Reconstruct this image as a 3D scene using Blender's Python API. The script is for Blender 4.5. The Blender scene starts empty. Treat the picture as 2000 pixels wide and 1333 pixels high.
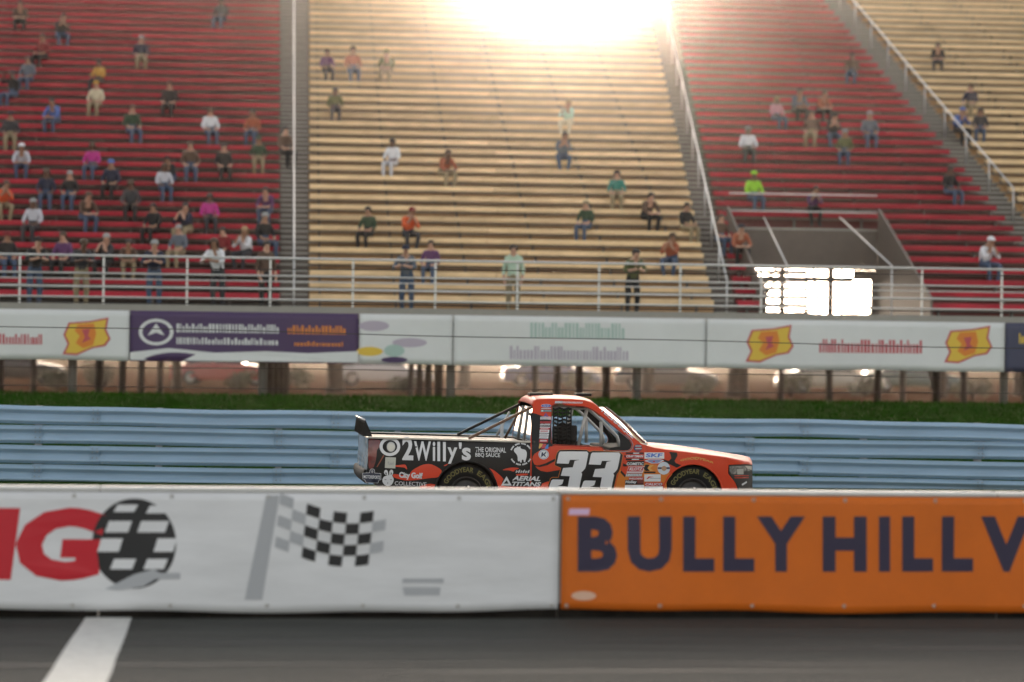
import bpy, bmesh, math, random
from mathutils import Vector, Matrix
from mathutils.geometry import delaunay_2d_cdt

random.seed(7)
sc = bpy.context.scene
COL = sc.collection
R = math.radians

# ------------------------------------------------------------------ camera
CAM_H, F_PX, CX, CY, HORIZON = 2.1, 5000.0, 1000.0, 666.5, 690.0
PITCH = math.atan((HORIZON - CY) / F_PX)
ROLL = R(0.75)
cam_data = bpy.data.cameras.new('camera')
cam_data.sensor_width = 36.0
cam_data.lens = 36.0 * F_PX / 2000.0
cam_data.clip_start, cam_data.clip_end = 0.1, 20000.0
cam = bpy.data.objects.new('camera', cam_data)
COL.objects.link(cam)
CAM_M = (Matrix.Translation((0, 0, CAM_H)) @ Matrix.Rotation(R(90) + PITCH, 4, 'X') @ Matrix.Rotation(ROLL, 4, 'Z'))
cam.matrix_world = CAM_M
sc.camera = cam
cam_data.dof.use_dof = True
cam_data.dof.focus_distance = 32.4
cam_data.dof.aperture_fstop = 1.0

# ------------------------------------------------------------------ sky, sun, exposure
SUN_EL, SUN_AZ = math.atan(744.0 / F_PX), math.atan(92.0 / F_PX)      # low sun over the top of the grandstand
world = bpy.data.worlds.new('World')
sc.world = world
world.use_nodes = True
nt = world.node_tree
bg = nt.nodes['Background']
sky = nt.nodes.new('ShaderNodeTexSky')
sky.sky_type = 'NISHITA'
sky.sun_disc = False
sky.sun_elevation = SUN_EL
sky.sun_rotation = SUN_AZ
sky.altitude = 300
sky.air_density = 1.0
sky.dust_density = 3.0
sky.ozone_density = 1.0
hs = nt.nodes.new('ShaderNodeHueSaturation')                          # thin high cloud: a paler sky
hs.inputs['Saturation'].default_value = 0.42
wt = nt.nodes.new('ShaderNodeMix'); wt.data_type = 'RGBA'; wt.blend_type = 'MULTIPLY'
wt.inputs['Factor'].default_value = 1.0
wt.inputs['B'].default_value = (1.08, 1.0, 0.93, 1)
nt.links.new(sky.outputs['Color'], hs.inputs['Color'])
nt.links.new(hs.outputs['Color'], wt.inputs['A'])
nt.links.new(wt.outputs['Result'], bg.inputs['Color'])
bg.inputs['Strength'].default_value = 0.12
sun_data = bpy.data.lights.new('sun', 'SUN')
sun_data.energy = 2.2
sun_data.angle = R(0.53)
sun_data.color = (1.0, 0.77, 0.60)
sun = bpy.data.objects.new('sun', sun_data)
COL.objects.link(sun)
to_sun = Vector((math.sin(SUN_AZ) * math.cos(SUN_EL), math.cos(SUN_AZ) * math.cos(SUN_EL), math.sin(SUN_EL)))
sun.rotation_euler = to_sun.to_track_quat('Z', 'Y').to_euler()
sun.location = to_sun * 300
sc.view_settings.view_transform = 'Standard'
sc.view_settings.look = 'None'
sc.view_settings.exposure = 1.92
sc.view_settings.gamma = 1.0
sc.view_settings.use_curve_mapping = False
sc.cycles.use_denoising = True
sc.cycles.max_bounces = 8
sc.cycles.transparent_max_bounces = 16
sc.cycles.volume_bounces = 0
sc.cycles.sample_clamp_indirect = 6.0

# ------------------------------------------------------------------ geometry of the lens: a pixel's ray
def ray(px, py):
    d = CAM_M.to_3x3() @ Vector(((px - CX) / F_PX, -(py - CY) / F_PX, -1.0))
    return d
ORG = Vector((0, 0, CAM_H))

class Plane:
    """an upright plane: origin o, direction along (yaw), normal towards the back; maps (along, up) <-> world"""
    def __init__(self, x0, y0, yaw):
        self.o = Vector((x0, y0, 0))
        self.t = Vector((math.cos(yaw), math.sin(yaw), 0))
        self.n = Vector((-math.sin(yaw), math.cos(yaw), 0))
        self.yaw = yaw
    def hit(self, px, py, back=0.0):
        d = ray(px, py)
        s = ((self.o + self.n * back - ORG).dot(self.n)) / d.dot(self.n)
        p = ORG + d * s - self.o
        return p.dot(self.t), p.z
    def at(self, u, w, v=0.0):
        return self.o + self.t * u + self.n * v + Vector((0, 0, w))
    def matrix(self, u=0, v=0, w=0):
        return Matrix.Translation(self.at(u, w, v)) @ Matrix.Rotation(self.yaw, 4, 'Z')

# ------------------------------------------------------------------ materials
def lin(r, g, b):
    f = lambda c: (c / 255 / 12.92) if c / 255 <= 0.04045 else ((c / 255 + 0.055) / 1.055) ** 2.4
    return (f(r), f(g), f(b))
MATS = {}
def mat(name, col, rough=0.6, metal=0.0, coat=0.0, var=0.0, scale=6.0, bump=0.0, bscale=40.0, emit=None, spec=0.5, stretch=(1, 1, 1), alpha=1.0, trans=0.0):
    if name in MATS:
        return MATS[name]
    m = bpy.data.materials.new(name)
    m.use_nodes = True
    n = m.node_tree
    b = n.nodes['Principled BSDF']
    b.inputs['Base Color'].default_value = (*col, 1)
    b.inputs['Roughness'].default_value = rough
    b.inputs['Metallic'].default_value = metal
    b.inputs['Coat Weight'].default_value = coat
    b.inputs['Coat Roughness'].default_value = 0.06
    b.inputs['Specular IOR Level'].default_value = spec
    b.inputs['Alpha'].default_value = alpha
    b.inputs['Transmission Weight'].default_value = trans
    if var or bump:
        tc = n.nodes.new('ShaderNodeTexCoord')
        mp = n.nodes.new('ShaderNodeMapping')
        mp.inputs['Scale'].default_value = stretch
        n.links.new(tc.outputs['Object'], mp.inputs['Vector'])
    if var:
        nz = n.nodes.new('ShaderNodeTexNoise')
        nz.inputs['Scale'].default_value = scale
        nz.inputs['Detail'].default_value = 6
        nz.inputs['Roughness'].default_value = 0.65
        n.links.new(mp.outputs['Vector'], nz.inputs['Vector'])
        mx = n.nodes.new('ShaderNodeMix')
        mx.data_type = 'RGBA'
        mx.inputs['A'].default_value = (*[c * (1 - var) for c in col], 1)
        mx.inputs['B'].default_value = (*[min(1, c * (1 + var)) for c in col], 1)
        rm = n.nodes.new('ShaderNodeMapRange')
        rm.inputs['From Min'].default_value = 0.3
        rm.inputs['From Max'].default_value = 0.7
        n.links.new(nz.outputs['Fac'], rm.inputs['Value'])
        n.links.new(rm.outputs['Result'], mx.inputs['Factor'])
        n.links.new(mx.outputs['Result'], b.inputs['Base Color'])
        rr = n.nodes.new('ShaderNodeMapRange')
        rr.inputs['To Min'].default_value = max(0.02, rough - 0.08)
        rr.inputs['To Max'].default_value = min(1, rough + 0.1)
        n.links.new(nz.outputs['Fac'], rr.inputs['Value'])
        n.links.new(rr.outputs['Result'], b.inputs['Roughness'])
    if bump:
        n2 = n.nodes.new('ShaderNodeTexNoise')
        n2.inputs['Scale'].default_value = bscale
        n2.inputs['Detail'].default_value = 5
        n.links.new(mp.outputs['Vector'], n2.inputs['Vector'])
        bp = n.nodes.new('ShaderNodeBump')
        bp.inputs['Strength'].default_value = bump
        bp.inputs['Distance'].default_value = 0.02
        n.links.new(n2.outputs['Fac'], bp.inputs['Height'])
        n.links.new(bp.outputs['Normal'], b.inputs['Normal'])
    if emit:
        b.inputs['Emission Color'].default_value = (*emit[0], 1)
        b.inputs['Emission Strength'].default_value = emit[1]
    MATS[name] = m
    return m

def jitter(m, amount=0.12):
    """each object that wears the material gets a slightly different tone"""
    n = m.node_tree
    b = n.nodes['Principled BSDF']
    oi = n.nodes.new('ShaderNodeObjectInfo')
    hsv = n.nodes.new('ShaderNodeHueSaturation')
    mr = n.nodes.new('ShaderNodeMapRange')
    mr.inputs['To Min'].default_value = 1 - amount
    mr.inputs['To Max'].default_value = 1 + amount
    n.links.new(oi.outputs['Random'], mr.inputs['Value'])
    n.links.new(mr.outputs['Result'], hsv.inputs['Value'])
    lk = [l for l in n.links if l.to_socket == b.inputs['Base Color']]
    if lk:
        n.links.new(lk[0].from_socket, hsv.inputs['Color'])
    else:
        hsv.inputs['Color'].default_value = b.inputs['Base Color'].default_value
    n.links.new(hsv.outputs['Color'], b.inputs['Base Color'])
    return m

# ------------------------------------------------------------------ object helpers
def tag(o, label=None, cat=None, group=None, kind=None):
    for k, v in (('label', label), ('category', cat), ('group', group), ('kind', kind)):
        if v:
            o[k] = v
    return o
def link(name, data, parent=None, m=None):
    o = bpy.data.objects.new(name, data)
    COL.objects.link(o)
    if parent is not None:
        o.parent = parent
    if m is not None:
        if isinstance(m, (list, tuple)):
            for q in m: data.materials.append(q)
        else:
            data.materials.append(m)
    return o
def empty(name, M=None):
    o = bpy.data.objects.new(name, None)
    COL.objects.link(o)
    o.empty_display_size = 0.2
    if M is not None:
        o.matrix_world = M
    return o
class MB:
    def __init__(self):
        self.v, self.f, self.s = [], [], []
    def add(self, vs, fs, smooth=False):
        b = len(self.v)
        self.v += [tuple(p) for p in vs]
        self.f += [tuple(i + b for i in q) for q in fs]
        self.s += [smooth] * len(fs)
        return self
    def box(self, x0, x1, y0, y1, z0, z1, M=None):
        vs = [Vector((x, y, z)) for x in (x0, x1) for y in (y0, y1) for z in (z0, z1)]
        if M is not None: vs = [M @ p for p in vs]
        return self.add(vs, [(0, 1, 3, 2), (4, 6, 7, 5), (0, 4, 5, 1), (2, 3, 7, 6), (0, 2, 6, 4), (1, 5, 7, 3)])
    def tube(self, pts, r, n=8, caps=True):
        pts = [Vector(p) for p in pts]
        rs = r if isinstance(r, (list, tuple)) else [r] * len(pts)
        vs, fs = [], []
        up = None
        for i, p in enumerate(pts):
            a = pts[max(0, i - 1)]; b = pts[min(len(pts) - 1, i + 1)]
            t = (b - a).normalized()
            if up is None:
                up = Vector((0, 0, 1)) if abs(t.z) < 0.9 else Vector((1, 0, 0))
            s = t.cross(up).normalized()
            up = s.cross(t).normalized()
            for k in range(n):
                an = 2 * math.pi * k / n
                vs.append(p + (s * math.cos(an) + up * math.sin(an)) * rs[i])
        for i in range(len(pts) - 1):
            for k in range(n):
                k2 = (k + 1) % n
                fs.append((i * n + k, i * n + k2, (i + 1) * n + k2, (i + 1) * n + k))
        self.add(vs, fs, True)
        if caps:
            b = len(self.v) - len(vs)
            self.f += [tuple(b + k for k in range(n))[::-1], tuple(b + (len(pts) - 1) * n + k for k in range(n))]
            self.s += [False, False]
        return self
    def grid(self, rows, smooth=True, close=False):
        n = len(rows[0])
        vs = [p for r_ in rows for p in r_]
        fs = []
        for i in range(len(rows) - 1):
            for k in range(n - (0 if close else 1)):
                k2 = (k + 1) % n
                fs.append((i * n + k, i * n + k2, (i + 1) * n + k2, (i + 1) * n + k))
        return self.add(vs, fs, smooth)
    def lathe_y(self, prof, n=40, c=(0, 0, 0)):
        """profile of (radius, y) turned about the y axis"""
        rows = []
        for r_, y in prof:
            rows.append([(c[0] + r_ * math.cos(2 * math.pi * k / n), c[1] + y, c[2] + r_ * math.sin(2 * math.pi * k / n)) for k in range(n)])
        return self.grid(rows, True, True)
    def mesh(self, name):
        me = bpy.data.meshes.new(name)
        me.from_pydata([tuple(p) for p in self.v], [], self.f)
        me.polygons.foreach_set('use_smooth', self.s)
        me.update()
        return me
    def build(self, name, m, parent=None):
        return link(name, self.mesh(name), parent, m)
def recalc(me):
    bm = bmesh.new(); bm.from_mesh(me)
    bmesh.ops.recalc_face_normals(bm, faces=bm.faces)
    bm.to_mesh(me); bm.free()
    return me
def bevel(o, w=0.01, seg=2):
    md = o.modifiers.new('bevel', 'BEVEL')
    md.width = w; md.segments = seg; md.limit_method = 'ANGLE'
    return o
def copy_tree(o, parent=None):
    c = o.copy()
    COL.objects.link(c)
    c.parent = parent
    for ch in list(o.children):
        copy_tree(ch, c)
    return c

def inside(loops, x, y):
    c = False
    for lp in loops:
        j = len(lp) - 1
        for i in range(len(lp)):
            xi, yi = lp[i]; xj, yj = lp[j]
            if (yi > y) != (yj > y) and x < (xj - xi) * (y - yi) / (yj - yi) + xi:
                c = not c
            j = i
    return c
def fill(loops, step=None):
    """triangles of an outline with holes; interior points every step so that it can follow a curved surface"""
    vs, ed = [], []
    for lp in loops:
        b = len(vs)
        vs += [Vector(p) for p in lp]
        ed += [(b + i, b + (i + 1) % len(lp)) for i in range(len(lp))]
    if step:
        x0 = min(p.x for p in vs); x1 = max(p.x for p in vs); y0 = min(p.y for p in vs); y1 = max(p.y for p in vs)
        i = 1
        while x0 + i * step < x1:
            k = 1
            while y0 + k * step < y1:
                q = (x0 + i * step, y0 + k * step + 0.0007 * i)
                if inside(loops, *q): vs.append(Vector(q))
                k += 1
            i += 1
    ov, oe, of = delaunay_2d_cdt(vs, ed, [], 0, 1e-6)[:3]
    tr = []
    for f_ in of:
        cx = sum(ov[i].x for i in f_) / len(f_); cy = sum(ov[i].y for i in f_) / len(f_)
        if inside(loops, cx, cy): tr.append(tuple(f_))
    return [(p.x, p.y) for p in ov], tr

TEXT_CACHE = {}
def glyphs(s, bold=0.0, shear=0.0, space=1.0):
    """outline text of the built-in letters as flat triangles, scaled to the unit square"""
    key = (s, bold, shear, space)
    if key in TEXT_CACHE: return TEXT_CACHE[key]
    cu = bpy.data.curves.new('letters', 'FONT')
    cu.body = s
    cu.offset = bold
    cu.shear = shear
    cu.space_character = space
    cu.resolution_u = 3
    ob = bpy.data.objects.new('letters', cu)
    COL.objects.link(ob)
    dg = bpy.context.evaluated_depsgraph_get()
    me = bpy.data.meshes.new_from_object(ob.evaluated_get(dg))
    vs = [(v.co.x, v.co.y) for v in me.vertices]
    fs = [tuple(p.vertices) for p in me.polygons]
    bpy.data.objects.remove(ob); bpy.data.curves.remove(cu); bpy.data.meshes.remove(me)
    x0 = min(p[0] for p in vs); x1 = max(p[0] for p in vs); y0 = min(p[1] for p in vs); y1 = max(p[1] for p in vs)
    out = [((x - x0) / (x1 - x0), (y - y0) / (y1 - y0)) for x, y in vs], fs
    TEXT_CACHE[key] = out
    return out
def circle(cx, cy, r, n=40, ry=None):
    return [(cx + r * math.cos(2 * math.pi * k / n), cy + (ry or r) * math.sin(2 * math.pi * k / n)) for k in range(n)]
def rect(x0, y0, x1, y1, sl=0.0, dy=0.0):
    """px rectangle; sl slants the top to the right, dy drops the right side"""
    return [(x0 + sl, y0), (x1 + sl, y0 + dy), (x1, y1 + dy), (x0, y1)]
# ================================================================== the setting
WALL = Plane(0.0, 20.2, R(7.0))          # pit wall, its near face
RAIL = Plane(0.0, 41.3, R(5.0))          # blue guardrail
FENCE = Plane(0.0, 42.9, R(5.0))         # catch fence behind it
STAND = Plane(0.0, 57.0, R(4.0))         # grandstand front

M_asphalt = mat('asphalt', (0.043, 0.044, 0.037), 0.8, var=0.42, scale=2.2, bump=0.8, bscale=120, stretch=(0.16, 1.8, 1))
M_track = mat('track_asphalt', (0.055, 0.055, 0.055), 0.8, var=0.2, scale=2, bump=0.3, bscale=120)
M_paint = mat('road_paint', (0.62, 0.62, 0.58), 0.6, var=0.18, scale=9, bump=0.2, bscale=120)
M_turf = mat('turf', (0.02, 0.055, 0.006), 1.0, spec=0.0, var=0.4, scale=3, bump=0.6, bscale=60)
M_gravel = mat('gravel', (0.05, 0.022, 0.010), 1.0, spec=0.0, var=0.4, scale=1.5, bump=0.5, bscale=30)
M_field = mat('field', (0.07, 0.042, 0.022), 1.0, spec=0.0, var=0.35, scale=0.05)

def sheet(name, plane, u0, u1, prof, m, nu=2):
    """a ground sheet: profile of (distance behind the plane, height)"""
    mb = MB()
    rows = [[plane.at(u0 + (u1 - u0) * k / nu, w, v) for k in range(nu + 1)] for v, w in prof]
    mb.grid(rows, False)
    return tag(mb.build(name, m), kind='structure')
Z0 = Plane(0, 0, R(5.0))
sheet('ground', Z0, -1300, 1300, [(-300, -0.05), (40, -0.05), (42.2, -0.04), (56, 1.06), (60, 1.0), (78, 0.55), (300, 0.5), (1400, 0.5)], M_field)
sheet('pit_lane', WALL, -80, 80, [(-60, 0.0), (0.2, 0.0)], M_asphalt)
sheet('race_track', WALL, -60, 60, [(0.2, 0.0), (19.3, 0.0)], M_track)
gv = sheet('gravel_yard', STAND, -70, 70, [(0.2, 1.05), (3.2, 1.012), (19, 0.60), (25, 0.555), (110, 0.53)], M_gravel, 4)

# white line painted across the pit lane
L = [(172, 1198), (262, 1198), (205, 1345), (78, 1345)]
def on_ground(px, py, z):
    d = ray(px, py)
    return ORG + d * ((z - CAM_H) / d.z)
mb = MB()
q = [on_ground(*p, 0.004) for p in L]
a, b_, c, d_ = q
ext = lambda p, o, k: p + (p - o) * k
c2, d2 = c + (c - b_) * 2.2, d_ + (d_ - a) * 2.2
N = 24
rows = []
for i in range(N + 1):
    t = i / N
    e = [random.uniform(-0.006, 0.006) for _ in range(2)]
    l_, r_ = a.lerp(d2, t), b_.lerp(c2, t)
    rows.append([l_ + Vector((e[0], 0, 0)), l_.lerp(r_, 0.5), r_ + Vector((e[1], 0, 0))])
mb.grid(rows, False)
tag(mb.build('painted_line', M_paint), kind='structure')

# rubber streaks and a seam along the pit lane
M_mark = mat('tyre_rubber_mark', (0.018, 0.018, 0.016), 0.7, var=0.4, scale=6, stretch=(0.2, 1, 1))
M_pale = mat('worn_asphalt', (0.075, 0.075, 0.064), 0.85, var=0.3, scale=5, stretch=(0.2, 1, 1))
gm = random.Random(41)
for k, (v, u0, u1, w, m_) in enumerate(((-0.55, -9, 7, .05, M_mark), (-1.1, -6, 9, .10, M_pale), (-1.62, -9, 2.2, .16, M_mark), (-2.0, -1.5, 8, .14, M_mark), (-2.45, -8, 8, .05, M_pale), (-2.95, -7, 3.2, .18, M_mark), (-3.35, -2, 8, .16, M_mark), (-3.9, -8, 8, .07, M_pale))):
    mb = MB(); rows = []
    for i in range(41):
        t = i / 40
        ww = w * (0.6 + 0.4 * math.sin(t * 9 + k)) * min(1, 6 * t, 6 * (1 - t)) * 0.5 + 0.004
        c = v + 0.05 * math.sin(t * 5 + k) + gm.uniform(-.008, .008)
        rows.append([WALL.at(u0 + (u1 - u0) * t, 0.0035, c - ww), WALL.at(u0 + (u1 - u0) * t, 0.0035, c + ww)])
    mb.grid(rows, False)
    tag(mb.build('tyre_mark', m_), kind='structure')

# grass on the bank between guardrail and grandstand
def bank_z(y):
    P = [(40, -0.05), (42.2, -0.04), (56, 1.06), (60, 1.0), (78, 0.55)]
    for (y0, z0), (y1, z1) in zip(P, P[1:]):
        if y0 <= y <= y1: return z0 + (z1 - z0) * (y - y0) / (y1 - y0)
    return 0.5
sheet('grass_verge', Z0, -60, 60, [(37.0, -0.035), (42.2, -0.03), (56, 1.07), (58.2, 1.045)], M_turf, 4)
mb = MB()
rng = random.Random(3)
for i in range(46000):
    v = 42.3 + 15.6 * (rng.random() ** 0.75)
    u = rng.uniform(-15, 18)
    tall = 0.04 + 0.06 * rng.random() ** 2 + (0.03 if v > 54.5 else 0)
    p = Z0.at(u, bank_z(v), v)
    an = rng.uniform(0, 6.28)
    w = 0.012 + 0.014 * rng.random()
    sx, sy = math.cos(an) * w, math.sin(an) * w
    lean = Vector((rng.uniform(-.05, .05), rng.uniform(-.05, .05), tall))
    mb.add([p + Vector((-sx, -sy, 0)), p + Vector((sx, sy, 0)), p + lean], [(0, 1, 2)])
M_blade = mat('grass_blade', (0.022, 0.075, 0.006), 0.9, spec=0.0, var=0.35, scale=0.8)
tag(mb.build('grass', M_blade), 'short green grass on the bank behind the blue guardrail', 'grass', kind='stuff')

# ------------------------------------------------------------------ pit wall and its banners
M_concrete = mat('concrete', (0.36, 0.35, 0.33), 0.85, var=0.2, scale=4, bump=0.3, bscale=50)
M_cap = mat('wall_cap_paint', (0.72, 0.71, 0.68), 0.45, var=0.08, scale=5)
wl = WALL.hit(0, 1190)
wall_top = 1.022
wall = empty('pit_wall', WALL.matrix(0, 0.16, 0))
tag(wall, 'low pit wall with a white cap running across the foreground behind the banners', 'wall')
for k in range(8):                                           # cast in sections
    u0 = -14 + 3.6 * k
    mb = MB()
    prof = [(-0.056, -0.04), (-0.056, 0.10), (-0.0555, 0.14), (-0.055, 0.985), (0.055, 0.985), (0.06, 0.14), (0.10, 0.10), (0.10, -0.04)]
    mb.add([(u0 + 0.006, y, z) for y, z in prof] + [(u0 + 3.594, y, z) for y, z in prof],
           [(i, i + 1, i + 9, i + 8) for i in range(7)] + [tuple(range(7, -1, -1)), tuple(range(8, 16))])
    mb.build('wall_section', M_concrete, wall)
    MB().box(u0 + 0.005, u0 + 3.595, -0.0595, -0.0565, -0.03, 0.115).build('shade_strip', mat('shadow_foot', (0.014, 0.012, 0.010), 0.9, spec=0.1, var=0.5, scale=6), wall)  # dark strip painted in for the shadow below the banners
    mb = MB().box(u0 + 0.004, u0 + 3.596, -0.075, 0.075, 0.986, wall_top)
    bevel(mb.build('cap', M_cap, wall), 0.01, 2)

M_vinyl = mat('white_vinyl', (0.72, 0.72, 0.73), 0.5, var=0.09, scale=1.6, bump=0.5, bscale=2.2, stretch=(0.5, 1, 2.5))
M_vinyl_orange = mat('orange_vinyl', (0.66, 0.145, 0.010), 0.55, spec=0.3, var=0.07, scale=2.0, bump=0.5, bscale=2.2)
BW = Plane(*(WALL.at(0, 0, 0.07).xy), WALL.yaw)              # face of the hung banners
def ripple(u, w, amp=1.0):
    k = max(0.0, 1 - w / 0.93)
    return amp * (0.006 * math.sin(u * 2.1) + 0.004 * math.sin(u * 5.3 + w * 3) + k * 0.012 * math.sin(u * 3.7 + 1.1))
def banner_cloth(name, u0, u1, m, label, nu):
    mb = MB()
    rows = []
    for i in range(15):
        f_ = i / 14
        row = []
        for k in range(nu + 1):
            u = u0 + (u1 - u0) * k / nu
            bot = 0.058 + 0.012 * math.sin(u * 1.3 + .6) + 0.006 * math.sin(u * 4.1)
            w = 0.98 + (bot - 0.98) * f_
            row.append(BW.at(u, w, ripple(u, w)))
        rows.append(row)
    mb.grid(rows)
    o = mb.build(name, m)
    md = o.modifiers.new('thickness', 'SOLIDIFY'); md.thickness = 0.003; md.offset = -1
    return tag(o, label, 'banner')
uj = BW.hit(1094, 1060)[0]
ban_w = banner_cloth('banner', -13.5, uj - 0.012, M_vinyl, 'white banner with red lettering and a checkered flag hung on the pit wall', 160)
ban_o = banner_cloth('banner', uj + 0.012, 13.5, M_vinyl_orange, 'orange banner with dark blue lettering hung on the pit wall', 160)
def wall_print(loops_or_text, parent, m, level=1, quad=None, step=0.12, name='print'):
    """flat print on a banner: outlines in photo pixels, or text laid in the quad TL, TR, BL"""
    if quad:
        vs, fs = loops_or_text
        tl, tr, bl = [Vector(q_) for q_ in quad]
        pts = [bl + (tr - tl) * x + (tl - bl) * y for x, y in vs]
        uv = [BW.hit(p.x, p.y) for p in pts]
    else:
        uv, fs = fill([[BW.hit(*p) for p in lp] for lp in loops_or_text], step)
    mb = MB()
    mb.add([BW.at(u, w, ripple(u, w) - 0.0045 - 0.0015 * level) for u, w in uv], fs)
    o = mb.build(name, m, parent)
    return o
M_red = mat('print_red', (0.55, 0.006, 0.02), 0.5)
M_black = mat('print_black', (0.012, 0.012, 0.014), 0.5)
M_grey = mat('print_grey', (0.42, 0.43, 0.45), 0.5)
M_navy = mat('print_navy', (0.022, 0.016, 0.05), 0.5)
# red capitals running out of the frame on the left
wall_print(glyphs('NG', 0.06, 0.1), ban_w, M_red, 1, [(-150, 990), (205, 992), (-150, 1133)])
# round black and white emblem after the letters
wall_print([circle(262, 1062, 82, 48, 88)], ban_w, M_black, 1)
for x0, y0, x1, y1 in ((222, 986, 262, 1000), (285, 988, 322, 1003), (205, 1018, 250, 1040), (268, 1018, 322, 1040), (190, 1052, 232, 1078), (300, 1052, 338, 1078), (215, 1092, 258, 1112), (280, 1092, 320, 1112)):
    wall_print([rect(x0, y0, x1, y1, 8)], ban_w, M_vinyl, 2)
wall_print([[(262, 1122), (300, 1112), (318, 1122), (280, 1146), (232, 1153), (205, 1151)]], ban_w, M_grey, 3)
wall_print([[(292, 1119), (352, 1119), (352, 1131), (296, 1131)]], ban_w, M_grey, 3)
# waving checkered flag on a slanted pole
wall_print([[(520, 968), (546, 968), (512, 1172), (478, 1172)]], ban_w, M_grey, 1)
def wave(a, b):                          # a along the flag 0..8, b down 0..5
    x = 548 + a * 26 - b * 2.2
    y = 972 + b * 21 + 17 * math.sin((a / 8) * math.pi * 1.15 - 0.5) + a * 2.6
    return x, y
for a in range(8):
    for b in range(5):
        if (a + b) % 2 == 0:
            lp = [wave(a + t / 4, b) for t in range(5)] + [wave(a + 1 - t / 4, b + 1) for t in range(5)]
            wall_print([lp], ban_w, M_black if 1 < a < 7 else M_grey, 2, name='checker')
# small two-line mark low on the banner
wall_print([[(786, 1130), (866, 1130), (866, 1139), (786, 1139)]], ban_w, M_grey, 1)
wall_print([[(786, 1147), (860, 1147), (858, 1163), (790, 1163)]], ban_w, M_grey, 1)
# orange banner lettering
def cap(s, x0, x1, y0=1009, y1=1117, b=0.05):
    wall_print(glyphs(s, b), ban_o, M_navy, 1, [(x0, y0), (x1, y0), (x0, y1)], name='lettering')
for s, x0, x1 in (('B', 1128, 1205), ('U', 1226, 1312), ('L', 1334, 1395), ('L', 1412, 1473), ('Y', 1478, 1572), ('H', 1606, 1692), ('I', 1716, 1738), ('L', 1762, 1823), ('L', 1840, 1901), ('V', 1916, 2014), ('I', 2036, 2058), ('N', 2080, 2166)):
    cap(s, x0, x1)
M_lilac = mat('print_lilac', (0.72, 0.5, 0.72), 0.5)
wall_print([[(1112, 994), (1152, 994), (1150, 1006), (1110, 1006)]], ban_o, M_lilac, 1)
wall_print([circle(1140, 1164, 24, 24, 9)], ban_o, mat('print_peach', (0.72, 0.45, 0.32), 0.5), 1)
# brass eyelets along the banners' upper and lower edges
M_brass = mat('eyelet', (0.45, 0.43, 0.4), 0.35, metal=1.0)
for ban, ua, ub in ((ban_w, -6.0, uj - 0.06), (ban_o, uj + 0.06, 6.0)):
    n_ = int((ub - ua) / 0.75)
    for k in range(n_ + 1):
        u = ub - 0.75 * k if ban is ban_w else ua + 0.75 * k
        for w in (0.95, 0.10):
            mb = MB()
            ring = lambda r_, dv: [BW.at(u + r_ * math.cos(i * math.pi / 6), w + r_ * math.sin(i * math.pi / 6), ripple(u, w) - dv) for i in range(12)]
            mb.grid([ring(0.016, 0.0042), ring(0.014, 0.0085), ring(0.007, 0.0085), ring(0.006, 0.0044)], True, True)
            mb.build('eyelet', M_brass, ban)
# ------------------------------------------------------------------ blue guardrail: four W-beams on posts
M_rail = mat('rail_paint', (0.31, 0.435, 0.56), 0.55, spec=0.3, var=0.10, scale=2.5, bump=0.08, bscale=30, stretch=(0.4, 1, 2.2))
M_post = mat('galvanised_post', (0.30, 0.31, 0.31), 0.55, metal=0.4, var=0.2, scale=8)
guard = empty('guardrail', RAIL.matrix(0, 0, -0.11) @ Matrix.Rotation(R(0.42), 4, 'Y'))     # the straight falls gently to the right
tag(guard, 'pale blue four-beam steel guardrail along the far edge of the track', 'guardrail')
PITCH_B = 0.309
def wbeam(name, u0, u1, wc, wob):
    prof = []
    H2 = 0.150
    ctrl = [(-0.150, 0.004), (-0.145, 0.008), (-0.106, 0.076), (-0.092, 0.083), (-0.076, 0.079), (-0.022, 0.012), (0.0, 0.002), (0.016, 0.002),
            (0.034, 0.012), (0.076, 0.078), (0.090, 0.083), (0.104, 0.078), (0.142, 0.008), (0.150, 0.002)]
    rows = []
    n = 14
    for i in range(n + 1):
        u = u0 + (u1 - u0) * i / n
        dz = wob(u)
        rows.append([(u, -1.25 * d, wc + 0.965 * z + dz) for z, d in ctrl])
    mb = MB(); mb.grid(rows)
    o = mb.build(name, M_rail, guard)
    md = o.modifiers.new('thickness', 'SOLIDIFY'); md.thickness = 0.004; md.offset = 1
    return o
rg = random.Random(12)
SEG = 3.81
for r_ in range(4):
    wc = 0.146 + PITCH_B * r_
    ph = rg.uniform(0, 6)
    for k in range(-4, 5):
        u0 = k * SEG + (0.9 if r_ % 2 else 0.0)
        tilt = rg.uniform(-0.006, 0.006); off = rg.uniform(-0.006, 0.006)
        o = wbeam('rail', u0, u0 + SEG + 0.16, wc, lambda u, ph=ph, u0=u0, tilt=tilt, off=off, r_=r_: 0.008 * math.sin(u * 0.9 + ph) + (0.006 * math.sin(u * 2.3 + ph) if r_ == 3 else 0) + off + tilt * (u - u0) / SEG)
        o.location.y = -0.004 * (k % 2)
        mb = MB()                                   # bolt heads of the splice
        for i in range(2):
            for j in (-0.1, -0.045, 0.045, 0.1):
                dep = 0.09 if abs(j) > 0.09 else 0.092
                x = u0 + 0.05 + 0.07 * i
                mb.add([(x + 0.011 * math.cos(a * math.pi / 3), -dep, wc + j + 0.011 * math.sin(a * math.pi / 3)) for a in range(6)] +
                       [(x + 0.009 * math.cos(a * math.pi / 3), -dep - 0.016, wc + j + 0.009 * math.sin(a * math.pi / 3)) for a in range(6)],
                       [(i2, (i2 + 1) % 6, 6 + (i2 + 1) % 6, 6 + i2) for i2 in range(6)] + [(6, 7, 8, 9, 10, 11)])
        mb.build('splice_bolts', M_post, guard)['kind'] = 'stuff'
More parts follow.
